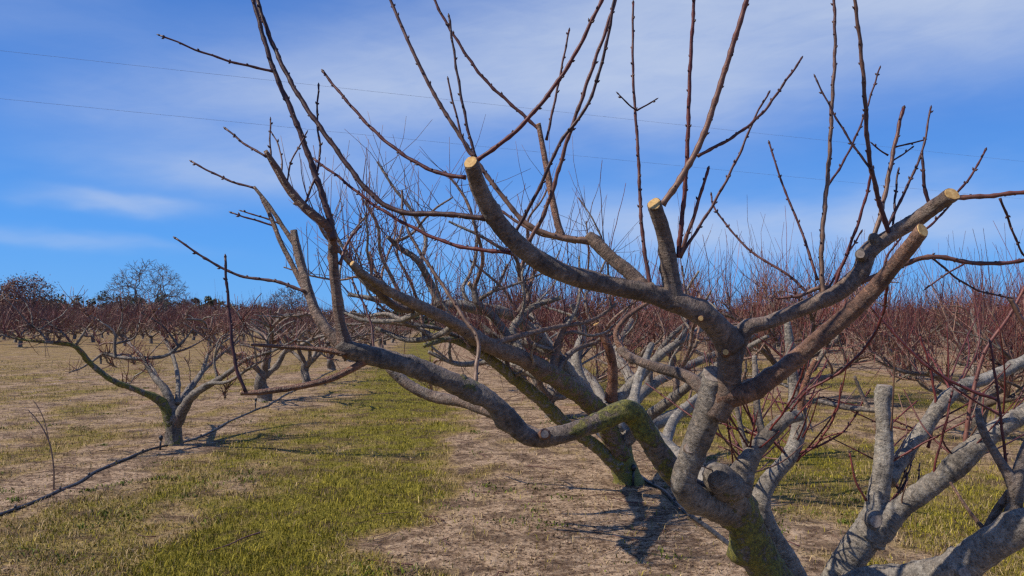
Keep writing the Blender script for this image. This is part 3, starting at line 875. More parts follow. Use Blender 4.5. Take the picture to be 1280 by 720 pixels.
# ---- its long shoots (base to tip)
SHS = [
    ([(606, 273), (560, 266), (500, 263), (460, 239), (420, 191), (380, 131), (350, 70), (322, 0), (300, -70)], 2.06, 2.35, 9, 6.5, dict(tan=0.12, red=0.0)),
    ([(417, 300), (412, 272), (396, 225), (367, 145), (342, 85), (318, 5), (300, -60)], 2.2, 2.3, 11, 5.5, dict(tan=0.1, red=0.0)),
    ([(341, 89), (300, 80), (255, 66), (201, 44)], 2.24, 2.2, 4.5, 2.6, dict(tan=0.1, red=0.3)),
    ([(582, 222), (550, 217), (510, 197), (468, 164), (430, 122), (405, 91)], 2.03, 2.2, 7, 4, dict(tan=0.0, red=0.35)),
    ([(597, 200), (640, 168), (682, 121), (720, 66), (754, 0), (785, -60)], 2.03, 1.95, 7.5, 5.5, dict(tan=0.0, red=0.65)),
    ([(595, 198), (582, 145), (570, 85), (560, 22)], 2.04, 2.1, 5, 3.6, dict(tan=0.0, red=0.0)),
    ([(592, 197), (580, 180), (562, 110), (560, 100)], 2.06, 2.1, 4, 3, dict(tan=0.2)),
    ([(638, 316), (580, 309), (530, 291), (470, 258), (420, 219), (392, 199)], 2.1, 2.3, 7, 3.6, dict(tan=0.0, red=0.75)),
    ([(745, 301), (700, 297), (658, 279), (628, 245), (598, 205), (575, 170), (545, 122), (515, 62), (488, 0), (470, -45)], 2.27, 2.45, 9, 4.5, dict(tan=0.9, red=0.3)),
    ([(720, 302), (670, 292), (640, 275), (615, 258)], 2.3, 2.4, 7, 4, dict(tan=0.9)),
    ([(675, 163), (640, 132), (600, 92), (560, 32), (543, 0), (525, -40)], 2.36, 2.45, 5.5, 4, dict(tan=0.2, red=0.4)),
    ([(643, 292), (672, 240), (700, 180), (735, 130), (757, 60), (768, 0), (775, -40)], 2.1, 2.0, 6, 4.5, dict(tan=0.0, red=0.0)),
    ([(661, 303), (680, 260), (705, 190), (728, 130), (748, 62), (766, 0), (775, -40)], 2.12, 2.05, 7, 5, dict(tan=0.35, red=0.5)),
    ([(683, 175), (690, 140), (700, 95), (712, 38)], 2.36, 2.4, 4.5, 3, dict(tan=0.1, red=0.4)),
    ([(828, 256), (850, 222), (878, 172), (902, 105), (920, 45), (934, -5), (945, -50)], 2.19, 2.1, 11, 7.5, dict(tan=0.75, red=0.7)),
    ([(872, 195), (915, 172), (952, 142), (980, 105), (1003, 73)], 2.16, 2.2, 5.5, 3.3, dict(tan=0.1, red=0.3)),
    ([(848, 322), (855, 240), (861, 140), (867, 0), (869, -50)], 2.2, 2.2, 8, 5, dict(tan=0.1, red=0.75)),
    ([(850, 320), (868, 265), (878, 230), (885, 210)], 2.2, 2.18, 7, 4.5, dict(tan=0.4, red=0.8)),
    ([(850, 322), (890, 258), (925, 190), (942, 150), (960, 118)], 2.2, 2.3, 5.5, 3, dict(tan=0.1, red=0.3)),
    ([(813, 358), (803, 285), (797, 190), (791, 100), (792, 5)], 2.18, 2.3, 6.5, 3.6, dict(tan=0.2, red=0.5)),
    ([(796, 138), (785, 130), (772, 116)], 2.25, 2.24, 3, 2.2, dict(tan=0.0, red=0.0)),
    ([(796, 138), (808, 131), (820, 125)], 2.25, 2.26, 3, 2.2, dict(tan=0.0, red=0.0)),
    ([(1030, 368), (1029, 300), (1032, 230), (1038, 140), (1046, 60), (1044, -20)], 2.25, 2.3, 8, 4.5, dict(tan=0.9, red=0.2)),
    ([(1032, 237), (1055, 200), (1078, 150), (1100, 86)], 2.27, 2.4, 4, 2.6, dict(tan=0.0, red=0.2)),
    ([(1113, 296), (1100, 250), (1086, 190), (1079, 110), (1072, 30), (1066, -20)], 2.22, 2.1, 8, 5.5, dict(tan=0.0, red=0.2, tan_tip=0.5)),
    ([(1090, 213), (1062, 175), (1040, 140), (1018, 98)], 2.18, 2.25, 4, 2.6, dict(tan=0.0, red=0.0)),
    ([(1092, 297), (1104, 250), (1116, 195), (1130, 135)], 2.24, 2.3, 8, 5.5, dict(tan=0.9, red=0.6)),
    ([(1110, 194), (1100, 188), (1090, 181)], 2.28, 2.27, 3, 2.2, dict(tan=0.0)),
    ([(1113, 203), (1125, 195), (1140, 185)], 2.28, 2.3, 3, 2.2, dict(tan=0.0)),
    ([(1118, 184), (1135, 180), (1155, 175)], 2.29, 2.3, 3, 2.4, dict(tan=0.0)),
    ([(1108, 285), (1132, 238), (1153, 190), (1163, 136)], 2.23, 2.3, 5, 3, dict(tan=0.0, red=0.2)),
    ([(1116, 285), (1119, 250), (1123, 215)], 2.23, 2.3, 4, 3, dict(tan=0.0, red=0.0)),
    ([(1163, 260), (1156, 235), (1153, 194)], 2.22, 2.22, 6.5, 4, dict(tan=0.0, red=0.0)),
    ([(1190, 248), (1215, 218), (1232, 188)], 2.2, 2.22, 4, 3, dict(tan=0.0, red=0.4)),
    ([(1186, 247), (1225, 246), (1262, 242), (1320, 235)], 2.2, 2.1, 8, 6, dict(tan=0.5, red=0.8)),
    ([(1076, 352), (1120, 332), (1165, 321), (1205, 329), (1250, 331), (1320, 318)], 2.23, 2.15, 9, 5.5, dict(tan=0.55, red=0.5)),
    ([(1166, 323), (1195, 347), (1225, 364), (1264, 373)], 2.2, 2.25, 3.6, 2.6, dict(tan=0.1, red=0.2)),
    ([(1205, 330), (1180, 345), (1160, 360)], 2.18, 2.2, 3, 2.2, dict(tan=0.0)),
    ([(1250, 248), (1262, 280), (1275, 312), (1290, 330)], 2.15, 2.2, 4, 3, dict(tan=0.0, red=0.1)),
    ([(1022, 350), (1003, 292), (978, 230), (962, 180)], 2.26, 2.4, 4.5, 2.8, dict(tan=0.1, red=0.4)),
    ([(1015, 372), (985, 345), (935, 312), (895, 262), (890, 243)], 2.3, 2.5, 4.5, 2.6, dict(tan=0.2, red=0.4)),
    ([(1040, 365), (1062, 310), (1078, 262), (1090, 212)], 2.25, 2.2, 5.5, 4, dict(tan=0.0, red=0.6)),
    ([(1036, 360), (1056, 322), (1075, 290)], 2.26, 2.35, 3.5, 2.5, dict(tan=0.2, red=0.4)),
    ([(1048, 360), (1020, 362), (1000, 370), (975, 372)], 2.26, 2.3, 8, 4, dict(tan=0.9)),
    ([(1150, 292), (1172, 272), (1186, 256)], 2.13, 2.15, 4, 3, dict(tan=0.0)),
    ([(1110, 345), (1104, 390), (1085, 430), (1050, 465), (1010, 488), (990, 512)], 2.16, 2.4, 5, 3.5, dict(tan=0.0, red=0.7)),
    ([(1100, 352), (1108, 320), (1125, 300)], 2.16, 2.2, 4, 3, dict(tan=0.0)),
    ([(333, 196), (308, 181), (283, 160)], 2.16, 2.2, 4, 3, dict(tan=0.0)),
    ([(318, 235), (280, 222), (240, 203)], 2.38, 2.4, 3.8, 3, dict(tan=0.1)),
    ([(345, 283), (320, 276), (291, 267)], 2.4, 2.4, 3.4, 2.4, dict(tan=0.0)),
    ([(350, 280), (325, 272), (302, 264)], 2.42, 2.44, 3, 2.2, dict(tan=0.0)),
    ([(382, 365), (345, 352), (300, 345), (258, 324), (220, 298)], 2.3, 2.3, 5.5, 3.2, dict(tan=0.3, red=0.2)),
    ([(307, 490), (294, 450), (287, 390), (283, 350), (281, 323)], 2.17, 2.2, 6, 4, dict(tan=0.0, red=0.1)),
    ([(380, 258), (395, 222), (400, 190), (395, 150), (397, 108)], 2.19, 2.3, 4, 2.8, dict(tan=0.0, red=0.2)),
    ([(340, 205), (338, 180), (338, 150)], 2.16, 2.2, 3, 2.4, dict(tan=0.0)),
    ([(352, 225), (350, 190), (340, 165)], 2.17, 2.25, 3, 2, dict(tan=0.0)),
    ([(358, 232), (365, 200), (383, 168)], 2.17, 2.2, 3, 2.2, dict(tan=0.0)),
    ([(593, 492), (596, 455), (597, 425), (580, 400), (550, 352), (520, 305), (505, 270), (503, 240)], 2.37, 2.7, 7.5, 4, dict(tan=0.95, red=0.0)),
    ([(425, 330), (437, 300), (450, 285)], 2.23, 2.3, 6, 3.5, dict(tan=0.3, red=0.6)),
    ([(468, 446), (462, 400), (440, 350)], 2.28, 2.4, 4, 2.5, dict(tan=0.0)),
    ([(1083, 626), (1070, 598), (1063, 565)], 2.7, 2.72, 4, 3, dict(tan=0.1, red=1.0)),
    ([(1165, 605), (1172, 570), (1182, 535), (1190, 490)], 2.62, 2.6, 4, 3, dict(tan=0.0, red=0.7)),
    ([(1258, 590), (1252, 545), (1247, 490), (1240, 430)], 2.31, 2.3, 5, 3.5, dict(tan=0.0, red=0.5)),
    ([(1248, 500), (1205, 484), (1160, 458), (1125, 425), (1085, 382)], 2.5, 2.6, 5.5, 3, dict(tan=0.0, red=0.6)),
    ([(1125, 578), (1133, 600), (1110, 630), (1100, 640)], 2.85, 2.75, 5, 4, dict(tan=0.0, red=0.4)),
    ([(1160, 560), (1170, 510), (1163, 460), (1150, 420)], 2.88, 2.9, 5, 3, dict(tan=0.0, red=0.8)),
    ([(1205, 560), (1215, 500), (1232, 440), (1262, 395), (1285, 350)], 2.58, 2.6, 7, 4.5, dict(tan=0.4, red=0.9)),
    ([(1262, 372), (1275, 395), (1290, 420)], 2.3, 2.3, 8, 7, dict(tan=0.9, red=0.8)),
    ([(990, 578), (1020, 555), (1045, 515), (1052, 480)], 2.86, 2.8, 4, 2.6, dict(tan=0.0, red=1.0)),
    ([(1005, 565), (1030, 548), (1055, 540)], 2.86, 2.8, 3.2, 2.2, dict(tan=0.0, red=1.0)),
]
for path, d0, d1, w0, w1, kw in SHS:
    sh(A, path, d0, d1, w0, w1, **kw)
# thin red regrowth low in the middle of the near tree
rs = np.random.default_rng(21)
src = [(955, 548, 2.56), (940, 570, 2.56), (985, 572, 2.86), (995, 545, 2.9), (992, 500, 2.93), (930, 590, 2.6), (1103, 585, 2.75), (1150, 540, 2.88), (1200, 575, 2.58), (1125, 635, 2.67), (1190, 492, 2.9), (1260, 525, 2.54)]
for i in range(26):
    px, py, D = src[i % len(src)]
    ang = rs.uniform(-1.25, 1.25)
    L = rs.uniform(55, 165)
    ex, ey = px + math.sin(ang) * L, py - math.cos(ang) * L
    mx, my = (px + ex) / 2 + rs.normal() * 7, (py + ey) / 2 + rs.normal() * 5 + 4
    w = rs.uniform(2.6, 4.0)
    sh(A, [(px, py), (mx, my), (ex, ey)], D, D + rs.uniform(-0.25, 0.35), w, w * 0.6, tan=0.0, red=float(rs.uniform(0.5, 1.0)))


mb = MB()
for i in range(75):
    px, py, D = src[rs.integers(len(src))]
    px, py, D = px + rs.uniform(-12, 12), py + rs.uniform(-12, 12), D + rs.uniform(0, 0.15)
    ang = rs.uniform(-1.3, 1.3)
    L = rs.uniform(35, 150)
    ex, ey = px + math.sin(ang) * L, py - math.cos(ang) * L
    D2 = D + rs.uniform(-0.2, 0.4)
    p, rr, _ = catmull([P(px, py, D), P((px + ex) / 2 + rs.normal() * 8, (py + ey) / 2 + 4, (D + D2) / 2), P(ex, ey, D2)], np.array([0.0036, 0.0029, 0.0018]), 0.03)
    mb.tube(p, rr, 5, (0, rs.choice([0.0, 0.0, 0.7]), rs.uniform(0.4, 1.0)))
mb.build('twigs', SHOOT, A.root, A.foot)['kind'] = 'stuff'


# ---- growth added along limbs ---------------------------------------
def grow_shoot(mb, base, direction, L, r, rs, sides=3, segs=4, tan=0.1, red=0.5, droop=0.12):
    d = unit(direction)
    p = [np.asarray(base, float)]
    for i in range(segs):
        d = unit(d + rs.normal(size=3) * 0.09 + np.array((0, 0, droop)))
        p.append(p[-1] + d * L / segs)
    p = np.array(p)
    rad = r * np.linspace(1, 0.5, len(p))
    col = np.stack([np.zeros(len(p)), np.linspace(tan, tan * 0.3, len(p)), np.full(len(p), red)], 1)
    mb.tube(p, rad, sides, col)
    return p


def clothe(tree, n_parts, n_small, lmin, lmax, upr, rs, r=0.0042, skip=0.25, small=(0.08, 0.3), sides=5, only=None, red=(0.2, 0.9)):
    """n_parts shoots as parts of their own, n_small as one mass"""
    limbs = only or tree.limbs
    wts = np.array([np.sum(np.linalg.norm(np.diff(l[0], axis=0), axis=1)) for l in limbs])
    wts = wts / wts.sum()
    ctr = tree.foot

    def pick():
        pts, rr, o = limbs[rs.choice(len(limbs), p=wts)]
        i = int(len(pts) * rs.uniform(skip, 1.0) ** 0.8) - 1
        return pts[max(i, 0)], rr[max(i, 0)]
    for i in range(n_parts):
        b0, r0 = pick()
        outw = unit((b0 - ctr) * (1, 1, 0))
        d = unit(np.array((0, 0, upr)) + outw * rs.uniform(-0.1, 0.5) + rs.normal(size=3) * 0.28)
        mb = MB()
        L = rs.uniform(lmin, lmax) * rs.uniform(0.6, 1.0) * min(1.0, (b0[1] / 8.5) ** 1.3)
        grow_shoot(mb, b0, d, L, r * (0.75 + 0.5 * L / lmax), rs, sides, 7, rs.choice([0.05, 0.3, 0.9], p=[.5, .3, .2]), rs.uniform(*red), 0.06)
        mb.build('shoot', tree.shoot_mat, tree.root, tree.foot)
    if n_small:
        mb = MB()
        for i in range(n_small):
            b0, r0 = pick()
            d = unit(rs.normal(size=3) + np.array((0, 0, upr * 0.8)))
            grow_shoot(mb, b0, d, rs.uniform(*small), r * 0.62, rs, 3, 3, rs.choice([0.1, 0.8]), rs.uniform(*red), 0.12)
        o = mb.build('twigs', tree.shoot_mat, tree.root, tree.foot)
        o['kind'] = 'stuff'


def sub_limbs(tree, count, rs, r, lmin, lmax, up=0.5):
    """crooked side limbs off the limbs already there"""
    base = list(tree.limbs)
    for i in range(count):
        pts, rr, o = base[rs.integers(1, len(base))]
        k = int(len(pts) * rs.uniform(0.3, 0.95))
        k = min(max(k, 2), len(pts) - 2)
        d = unit(pts[k + 1] - pts[k - 1])
        d = unit(d * 0.6 + rs.normal(size=3) * (0.6, 0.6, 0.4) + np.array((0, 0, up)))
        L, p = rs.uniform(lmin, lmax), [pts[k]]
        for j in range(4):
            d = unit(d + rs.normal(size=3) * 0.33 + np.array((0, 0, 0.08)))
            p.append(p[-1] + d * L / 4)
        r0 = min(r * rs.uniform(0.6, 1.2), rr[k] * 0.8)
        p = np.array(p)
        cut = rs.random() < 0.4
        tree.limb3(p, r0 * np.array([1, 0.9, 0.78, 0.66, 0.5]), lichen=rs.uniform(0.2, 1), young=rs.choice([0, 0.2, 0.8]), moss=rs.uniform(0, 0.4),
                   cut=(rs.normal() * 0.3, -0.4, 0.3) if cut else None, fresh=bool(rs.random() < 0.6), rough=0.1)


# ---- second tree of the same row ------------------------------------
fx, fy = P(785, 604, 8.5)[:2]
B = Tree((fx, fy, gz(fx, fy)), 'tangled grey peach tree with mossy trunk just behind the nearest tree', detail=0.8, thick=0.60)
B.limb([(786, 612, 8.5, 72), (784, 598, 8.5, 60), (777, 575, 8.45, 52), (770, 545, 8.4, 56)], moss=1.0, lichen=0.4, name='trunk', flare=False, rough=0.12)
for pts, kw in [
    ([(775, 568, 8.4, 40), (748, 515, 8.0, 40), (702, 477, 7.5, 42), (655, 449, 7.0, 36), (610, 431, 6.6, 33), (570, 406, 6.2, 27), (530, 386, 5.9, 24), (490, 366, 5.6, 21), (460, 346, 5.4, 17), (440, 329, 5.3, 12)],
     dict(moss=0.3, young=0.3, lichen=0.4, cut=(-0.5, -0.5, 0.2), rough=0.13, mp=[.75, .8, .8, .6, .3, .1, 0, 0, 0, 0])),
    ([(772, 580, 8.4, 30), (738, 552, 8.2, 26), (702, 526, 7.9, 27), (665, 490, 7.5, 27), (632, 465, 7.1, 22), (602, 442, 6.7, 18), (565, 425, 6.4, 13), (530, 432, 6.2, 9)], dict(moss=0.85, lichen=0.9, rough=0.12)),
    ([(525, 388, 6.0, 15), (495, 384, 5.9, 16), (470, 362, 5.7, 16), (450, 342, 5.6, 14), (428, 320, 5.5, 8)], dict(young=0.2, lichen=0.2)),
    ([(745, 512, 8.0, 34), (692, 442, 7.6, 26), (645, 398, 7.3, 22), (602, 386, 7.1, 25), (560, 381, 7, 22), (520, 387, 6.9, 13), (480, 376, 6.8, 13), (435, 368, 6.8, 8)], dict(lichen=0.95, moss=0.1, rough=0.14)),
    ([(550, 384, 6.5, 20), (536, 350, 6.5, 16), (521, 325, 6.4, 13), (500, 310, 6.4, 12), (484, 296, 6.3, 8)], dict(lichen=0.5, rough=0.12)),
    ([(690, 462, 7.4, 20), (700, 422, 7.4, 15), (707, 405, 7.4, 13), (711, 394, 7.4, 10)], dict(young=0.5, cut=(0.1, -0.6, 0.3))),
    ([(764, 500, 8.0, 24), (766, 460, 7.9, 20), (760, 432, 7.8, 19), (745, 405, 7.8, 13)], dict(young=0.95, lichen=0, cut=(-0.3, -0.5, 0.3))),
    ([(640, 430, 6.9, 20), (620, 400, 6.9, 18), (598, 380, 6.8, 15), (592, 362, 6.8, 12), (586, 354, 6.8, 9)], dict(young=0.1, cut=(-0.5, -0.5, 0.1))),
    ([(598, 375, 6.8, 9), (620, 360, 6.7, 7), (635, 330, 6.7, 6)], dict(young=0.2)),
    ([(690, 470, 7.4, 16), (715, 440, 7.6, 11), (745, 428, 7.8, 9), (775, 410, 7.9, 7)], dict(young=0.2)),
    ([(690, 440, 7.5, 15), (670, 405, 7.8, 14), (662, 390, 8, 9)], dict(lichen=0.8, cut=(-0.2, -0.6, 0.2))),
    ([(770, 555, 8.4, 34), (785, 515, 8.8, 26), (810, 485, 9.2, 22), (850, 462, 9.6, 18), (900, 440, 10, 14), (945, 418, 10.3, 9)], dict(moss=0.3, lichen=0.7)),
    ([(810, 485, 9.2, 16), (815, 455, 9.2, 13), (835, 425, 9.2, 11), (862, 400, 9.2, 7)], dict(lichen=0.5)),
    ([(774, 552, 8.4, 30), (755, 505, 9.0, 22), (735, 470, 9.6, 18), (700, 445, 10.2, 14), (680, 415, 10.5, 8)], dict(lichen=0.7)),
    ([(776, 556, 8.4, 30), (812, 520, 8.0, 24), (845, 495, 7.6, 20), (880, 468, 7.3, 17), (925, 440, 7.0, 13), (960, 420, 6.8, 8)], dict(lichen=0.7, moss=0.3)),
    ([(845, 495, 7.6, 14), (848, 465, 7.6, 11), (865, 440, 7.6, 9), (872, 425, 7.6, 7)], dict(young=0.4, cut=(0.1, -0.6, 0.3))),
    ([(610, 432, 6.6, 16), (580, 425, 6.5, 12), (545, 410, 6.4, 9), (510, 405, 6.3, 7), (470, 385, 6.2, 5)], dict(lichen=0.6)),
    ([(700, 478, 7.5, 22), (660, 465, 7.6, 18), (620, 452, 7.8, 15), (575, 455, 8, 11), (535, 440, 8, 7)], dict(lichen=0.8)),
    ([(655, 449, 7, 24), (640, 415, 7.1, 18), (665, 385, 7.2, 14), (700, 372, 7.2, 9)], dict(lichen=0.6, cut=(0.2, -0.6, 0.3))),
    ([(735, 500, 8, 30), (720, 455, 8.2, 24), (728, 415, 8.4, 18), (715, 380, 8.4, 11)], dict(lichen=0.9)),
    ([(752, 520, 8, 28), (800, 470, 8.1, 22), (830, 440, 8.1, 17), (880, 410, 8.2, 11)], dict(lichen=0.8)),
    ([(690, 442, 7.6, 22), (660, 430, 7.6, 17), (628, 425, 7.6, 14), (600, 405, 7.6, 10)], dict(lichen=0.9)),
    ([(570, 406, 6.2, 16), (545, 420, 6.3, 13), (510, 425, 6.4, 11), (470, 410, 6.5, 8)], dict(lichen=0.5)),
    ([(530, 386, 5.9, 14), (500, 400, 6.1, 12), (455, 400, 6.2, 9), (420, 385, 6.3, 6)], dict(lichen=0.7)),
    ([(770, 540, 8.4, 30), (790, 480, 9.4, 24), (770, 440, 10, 18), (790, 400, 10.4, 10)], dict(lichen=0.8)),
    ([(775, 550, 8.4, 30), (840, 520, 9.2, 26), (900, 490, 9.8, 20), (960, 470, 10.2, 14), (1000, 440, 10.4, 9)], dict(lichen=0.8, moss=0.3)),
    ([(900, 490, 9.8, 16), (920, 460, 9.8, 13), (915, 430, 9.8, 9)], dict(lichen=0.8)),
    ([(610, 431, 6.6, 14), (650, 420, 6.8, 12), (690, 410, 7, 10), (740, 400, 7.2, 8), (770, 380, 7.3, 6)], dict(young=0.4)),
    ([(645, 398, 7.3, 18), (660, 370, 7.3, 14), (650, 345, 7.3, 11), (655, 325, 7.3, 7)], dict(young=0.3, cut=(0, -0.6, 0.4))),
    ([(490, 368, 5.6, 9), (470, 340, 5.7, 7), (462, 315, 5.8, 5)], dict(young=0.7)),
]:
    if 'lichen' in kw:
        kw['lichen'] *= 0.75
    B.limb(pts, **kw)
rs = np.random.default_rng(5)
sub_limbs(B, 70, rs, 0.019, 0.45, 1.2)
clothe(B, 99, 1500, 0.5, 1.5, 1.35, rs, r=0.0050, skip=0.3, red=(0.35, 1.0), small=(0.12, 0.7))

# ---- pruned tree alone on the left ----------------------------------
fx, fy = P(217, 555, 11)[:2]
Lf = Tree((fx, fy, gz(fx, fy)), 'low pruned peach tree standing alone on the left beside the black hose', bark=BARK_FAR, shoot=SHOOT_FAR, detail=0.6, thick=0.60)
Lf.limb([(217, 560, 11, 44), (217, 552, 11, 36), (217, 538, 11, 31), (217, 518, 11, 30)], moss=0.7, lichen=0.15, name='trunk', flare=False, rough=0.1)
for pts, kw in [
    ([(216, 530, 11, 27), (201, 502, 10.9, 19), (172, 488, 10.7, 12), (142, 476, 10.5, 12), (115, 456, 10.4, 11), (93, 433, 10.2, 10), (60, 428, 10.0, 7), (25, 424, 9.9, 5), (2, 418, 9.8, 3)], dict(moss=0.9)),
    ([(217, 527, 11, 27), (209, 492, 11, 18), (191, 468, 11.1, 11), (178, 447, 11.2, 8)], dict(moss=0.2)),
    ([(180, 449, 11.2, 8), (152, 447, 11.2, 8), (128, 442, 11.3, 7), (126, 455, 11.3, 4)], dict(lichen=0.7)),
    ([(178, 448, 11.2, 8), (206, 445, 11.3, 7), (226, 430, 11.4, 6), (240, 412, 11.5, 4)], dict(lichen=0.7)),
    ([(144, 447, 11.2, 6), (144, 425, 11.2, 6), (152, 410, 11.2, 4)], dict()),
    ([(144, 430, 11.2, 5), (168, 422, 11.2, 4), (172, 405, 11.2, 3)], dict()),
    ([(218, 520, 11, 12), (232, 495, 11.3, 11), (252, 466, 11.6, 9), (262, 440, 11.8, 7), (285, 418, 12, 5)], dict(lichen=0.7)),
    ([(220, 527, 11, 27), (242, 494, 10.7, 17), (280, 470, 10.4, 11), (306, 450, 10.2, 9), (338, 440, 10, 7), (372, 424, 9.8, 5)], dict(lichen=0.8)),
    ([(222, 505, 11, 11), (222, 470, 11.3, 9), (214, 440, 11.6, 8), (200, 415, 11.9, 5)], dict(lichen=0.6)),
    ([(218, 512, 11, 12), (200, 480, 11.8, 10), (186, 455, 12.5, 8), (160, 428, 13, 5)], dict(lichen=0.5)),
    ([(218, 512, 11, 12), (240, 480, 12.0, 10), (268, 450, 12.8, 8), (300, 425, 13.4, 5)], dict(lichen=0.5)),
    ([(245, 492, 10.7, 8), (260, 480, 10.5, 8), (285, 477, 10.3, 7), (312, 460, 10.1, 6), (330, 450, 10, 4)], dict(lichen=0.9)),
    ([(93, 434, 10.2, 6), (80, 418, 10.2, 5), (62, 405, 10.2, 4)], dict()),
    ([(93, 434, 10.2, 6), (108, 412, 10.2, 5), (118, 400, 10.2, 4)], dict()),
    ([(60, 428, 10, 5), (45, 410, 10, 4), (20, 400, 10, 3)], dict()),
    ([(272, 474, 10.45, 6), (268, 450, 10.5, 5), (278, 425, 10.5, 4)], dict()),
    ([(338, 440, 10, 5), (335, 422, 10, 4), (350, 405, 10, 3)], dict()),
]:
    Lf.limb(pts, **{**dict(moss=0.35, lichen=0.3, rough=0.1), **{k_: (v_ * 0.55 if k_ == 'lichen' else v_) for k_, v_ in kw.items()}})
rs = np.random.default_rng(19)
sub_limbs(Lf, 34, rs, 0.017, 0.35, 0.8, up=0.12)
clothe(Lf, 80, 1100, 0.15, 0.5, 0.7, rs, r=0.0078, skip=0.55, red=(0.2, 0.9), small=(0.08, 0.32))


# ---- whole orchard ---------------------------------------------------
def skeleton(rs, spread, height, nl):
    """trunk and scaffold limbs of an open-centre peach tree around the origin"""
    h0 = rs.uniform(0.38, 0.6)
    trunk = ([(0, 0, -0.06), (0.01, 0, 0.08), (rs.normal() * 0.03, rs.normal() * 0.03, h0 * 0.6), (rs.normal() * 0.04, rs.normal() * 0.04, h0 + 0.05)], [0.17, 0.125, 0.11, 0.12])
    limbs = []
    a0 = rs.uniform(0, 6.28)
    for k in range(nl):
        az_ = a0 + k * 2 * math.pi / nl + rs.normal() * 0.22
        d = unit((math.cos(az_), math.sin(az_), rs.uniform(0.5, 0.95)))
        p = [np.array((0, 0, h0 - 0.08)) + d * 0.02]
        rad = [rs.uniform(0.068, 0.085)]
        L = spread * rs.uniform(0.9, 1.25)
        ns = 6
        for i in range(ns):
            tgt = np.array((math.cos(az_), math.sin(az_), 0.62 * height / spread if i > 1 else 0.8))
            d = unit(d * 0.5 + unit(tgt) * 0.5 + rs.normal(size=3) * 0.24)
            if p[-1][2] > height:
                d[2] = min(d[2], 0.05)
            p.append(p[-1] + unit(d) * L / ns)
            rad.append(rad[0] * (1 - 0.68 * (i + 1) / ns))
        rad = [q_ * 0.85 for q_ in rad]
        grp = [(np.array(p), np.array(rad))]
        for i in range(2, ns + 1):
            for q in range(rs.integers(2, 5)):
                sd_ = unit(np.cross(d, (0, 0, 1))) * rs.choice([-1, 1])
                dd = unit(d * 0.5 + sd_ * rs.uniform(0.3, 0.9) + np.array((0, 0, rs.uniform(0.0, 0.9))))
                pp = [p[i]]
                l2 = rs.uniform(0.35, 0.85)
                for j in range(3):
                    dd = unit(dd + rs.normal(size=3) * 0.25)
                    if pp[-1][2] > height + 0.15:
                        dd[2] = min(dd[2], 0.1)
                    pp.append(pp[-1] + unit(dd) * l2 / 3)
                r1 = rad[i] * rs.uniform(0.5, 0.75)
                grp.append((np.array(pp), r1 * np.array([1, 0.8, 0.62, 0.42])))
        limbs.append(grp)
    return trunk, limbs


class Variant:
    """meshes shared by every orchard tree of one habit"""
    def __init__(s, seed, spread, height, nl, n_sh, lmin, lmax, r_sh, sides, detail, bark, shoot, red):
        rs = np.random.default_rng(seed)
        trunk, limbs = skeleton(rs, spread, height, nl)
        mb = MB()
        p, r_, _ = catmull(*trunk, 0.06 / detail)
        mb.tube(p, r_, sides + 3, (0.55, 0, 0.2), 0.10, 4, seed=seed)
        s.trunk = mb.mesh('trunk', bark)
        s.limbs, allp = [], []
        for g_ in limbs:
            mb = MB()
            for q, (p, r_) in enumerate(g_):
                pp, rr, _ = catmull(p, r_, 0.06 / detail)
                mb.tube(pp, rr, sides, (rs.uniform(0, 0.45) if q == 0 else 0.1, 0.1 if q == 0 else rs.choice([0.0, 0.6]), rs.uniform(0.05, 0.6)), 0.12, 3, seed=seed + q)
                allp.append(pp[len(pp) // 3:])
            s.limbs.append(mb.mesh('limb', bark))
        mb = MB()
        for i in range(n_sh):
            pl = allp[rs.integers(len(allp))]
            b0 = pl[rs.integers(len(pl))]
            outw = unit(b0 * (1, 1, 0))
            d = unit(np.array((0, 0, rs.uniform(0.3, 1.0))) + outw * rs.uniform(-0.1, 0.5) + rs.normal(size=3) * 0.4)
            tall = 1.0
            if lmax > 1.2 and rs.random() < 0.14:
                tall, d = 1.65, unit(d + np.array((0, 0, 1.2)))
            pts = grow_shoot(mb, b0, d, tall * rs.uniform(lmin, lmax) * rs.uniform(0.4, 1), r_sh * rs.uniform(0.7, 1.2), rs, 3, 4, rs.choice([0.0, 0.35, 0.95], p=[.4, .3, .3]), rs.uniform(*red), 0.1)
        s.crown = mb.mesh('crown', shoot, smooth=False)

    def place(s, name, x, y, rz, sc, label, group):
        o = empty(name, (x, y, gz(x, y)), label, 'tree', group)
        o.rotation_euler = (0, 0, rz)
        o.scale = (sc, sc, sc)
        for nm, me in [('trunk', s.trunk)] + [('limb', q) for q in s.limbs] + [('crown', s.crown)]:
            c = bpy.data.objects.new(nm, me)
            COL.objects.link(c)
            c.parent = o
        return o


mid_wild = [Variant(100 + i, 1.95, 2.0, 6, 950, 0.25, 1.5, 0.0060, 8, 1.6, BARK_FAR, SHOOT_FAR, (0.2, 1.0)) for i in range(3)]
far_wild = [Variant(200 + i, 2.0, 1.95, 6, 850, 0.25, 1.35, 0.009, 5, 0.7, BARK_FAR, SHOOT_FAR, (0.1, 0.8)) for i in range(4)]
mid_pruned = [Variant(300 + i, 1.8, 1.45, 5, 260, 0.08, 0.4, 0.006, 8, 1.4, BARK_FAR, SHOOT_FAR, (0.0, 0.6)) for i in range(3)]
far_pruned = [Variant(400 + i, 1.8, 1.5, 5, 330, 0.15, 0.6, 0.009, 5, 0.7, BARK_FAR, SHOOT_FAR, (0.1, 0.7)) for i in range(3)]

ORD = ['first', 'second', 'third', 'fourth', 'fifth', 'sixth', 'seventh', 'eighth', 'ninth', 'tenth']
rs = np.random.default_rng(77)
U1, UL, PITCHY = 2.05, -3.66, 5.45
count = 0


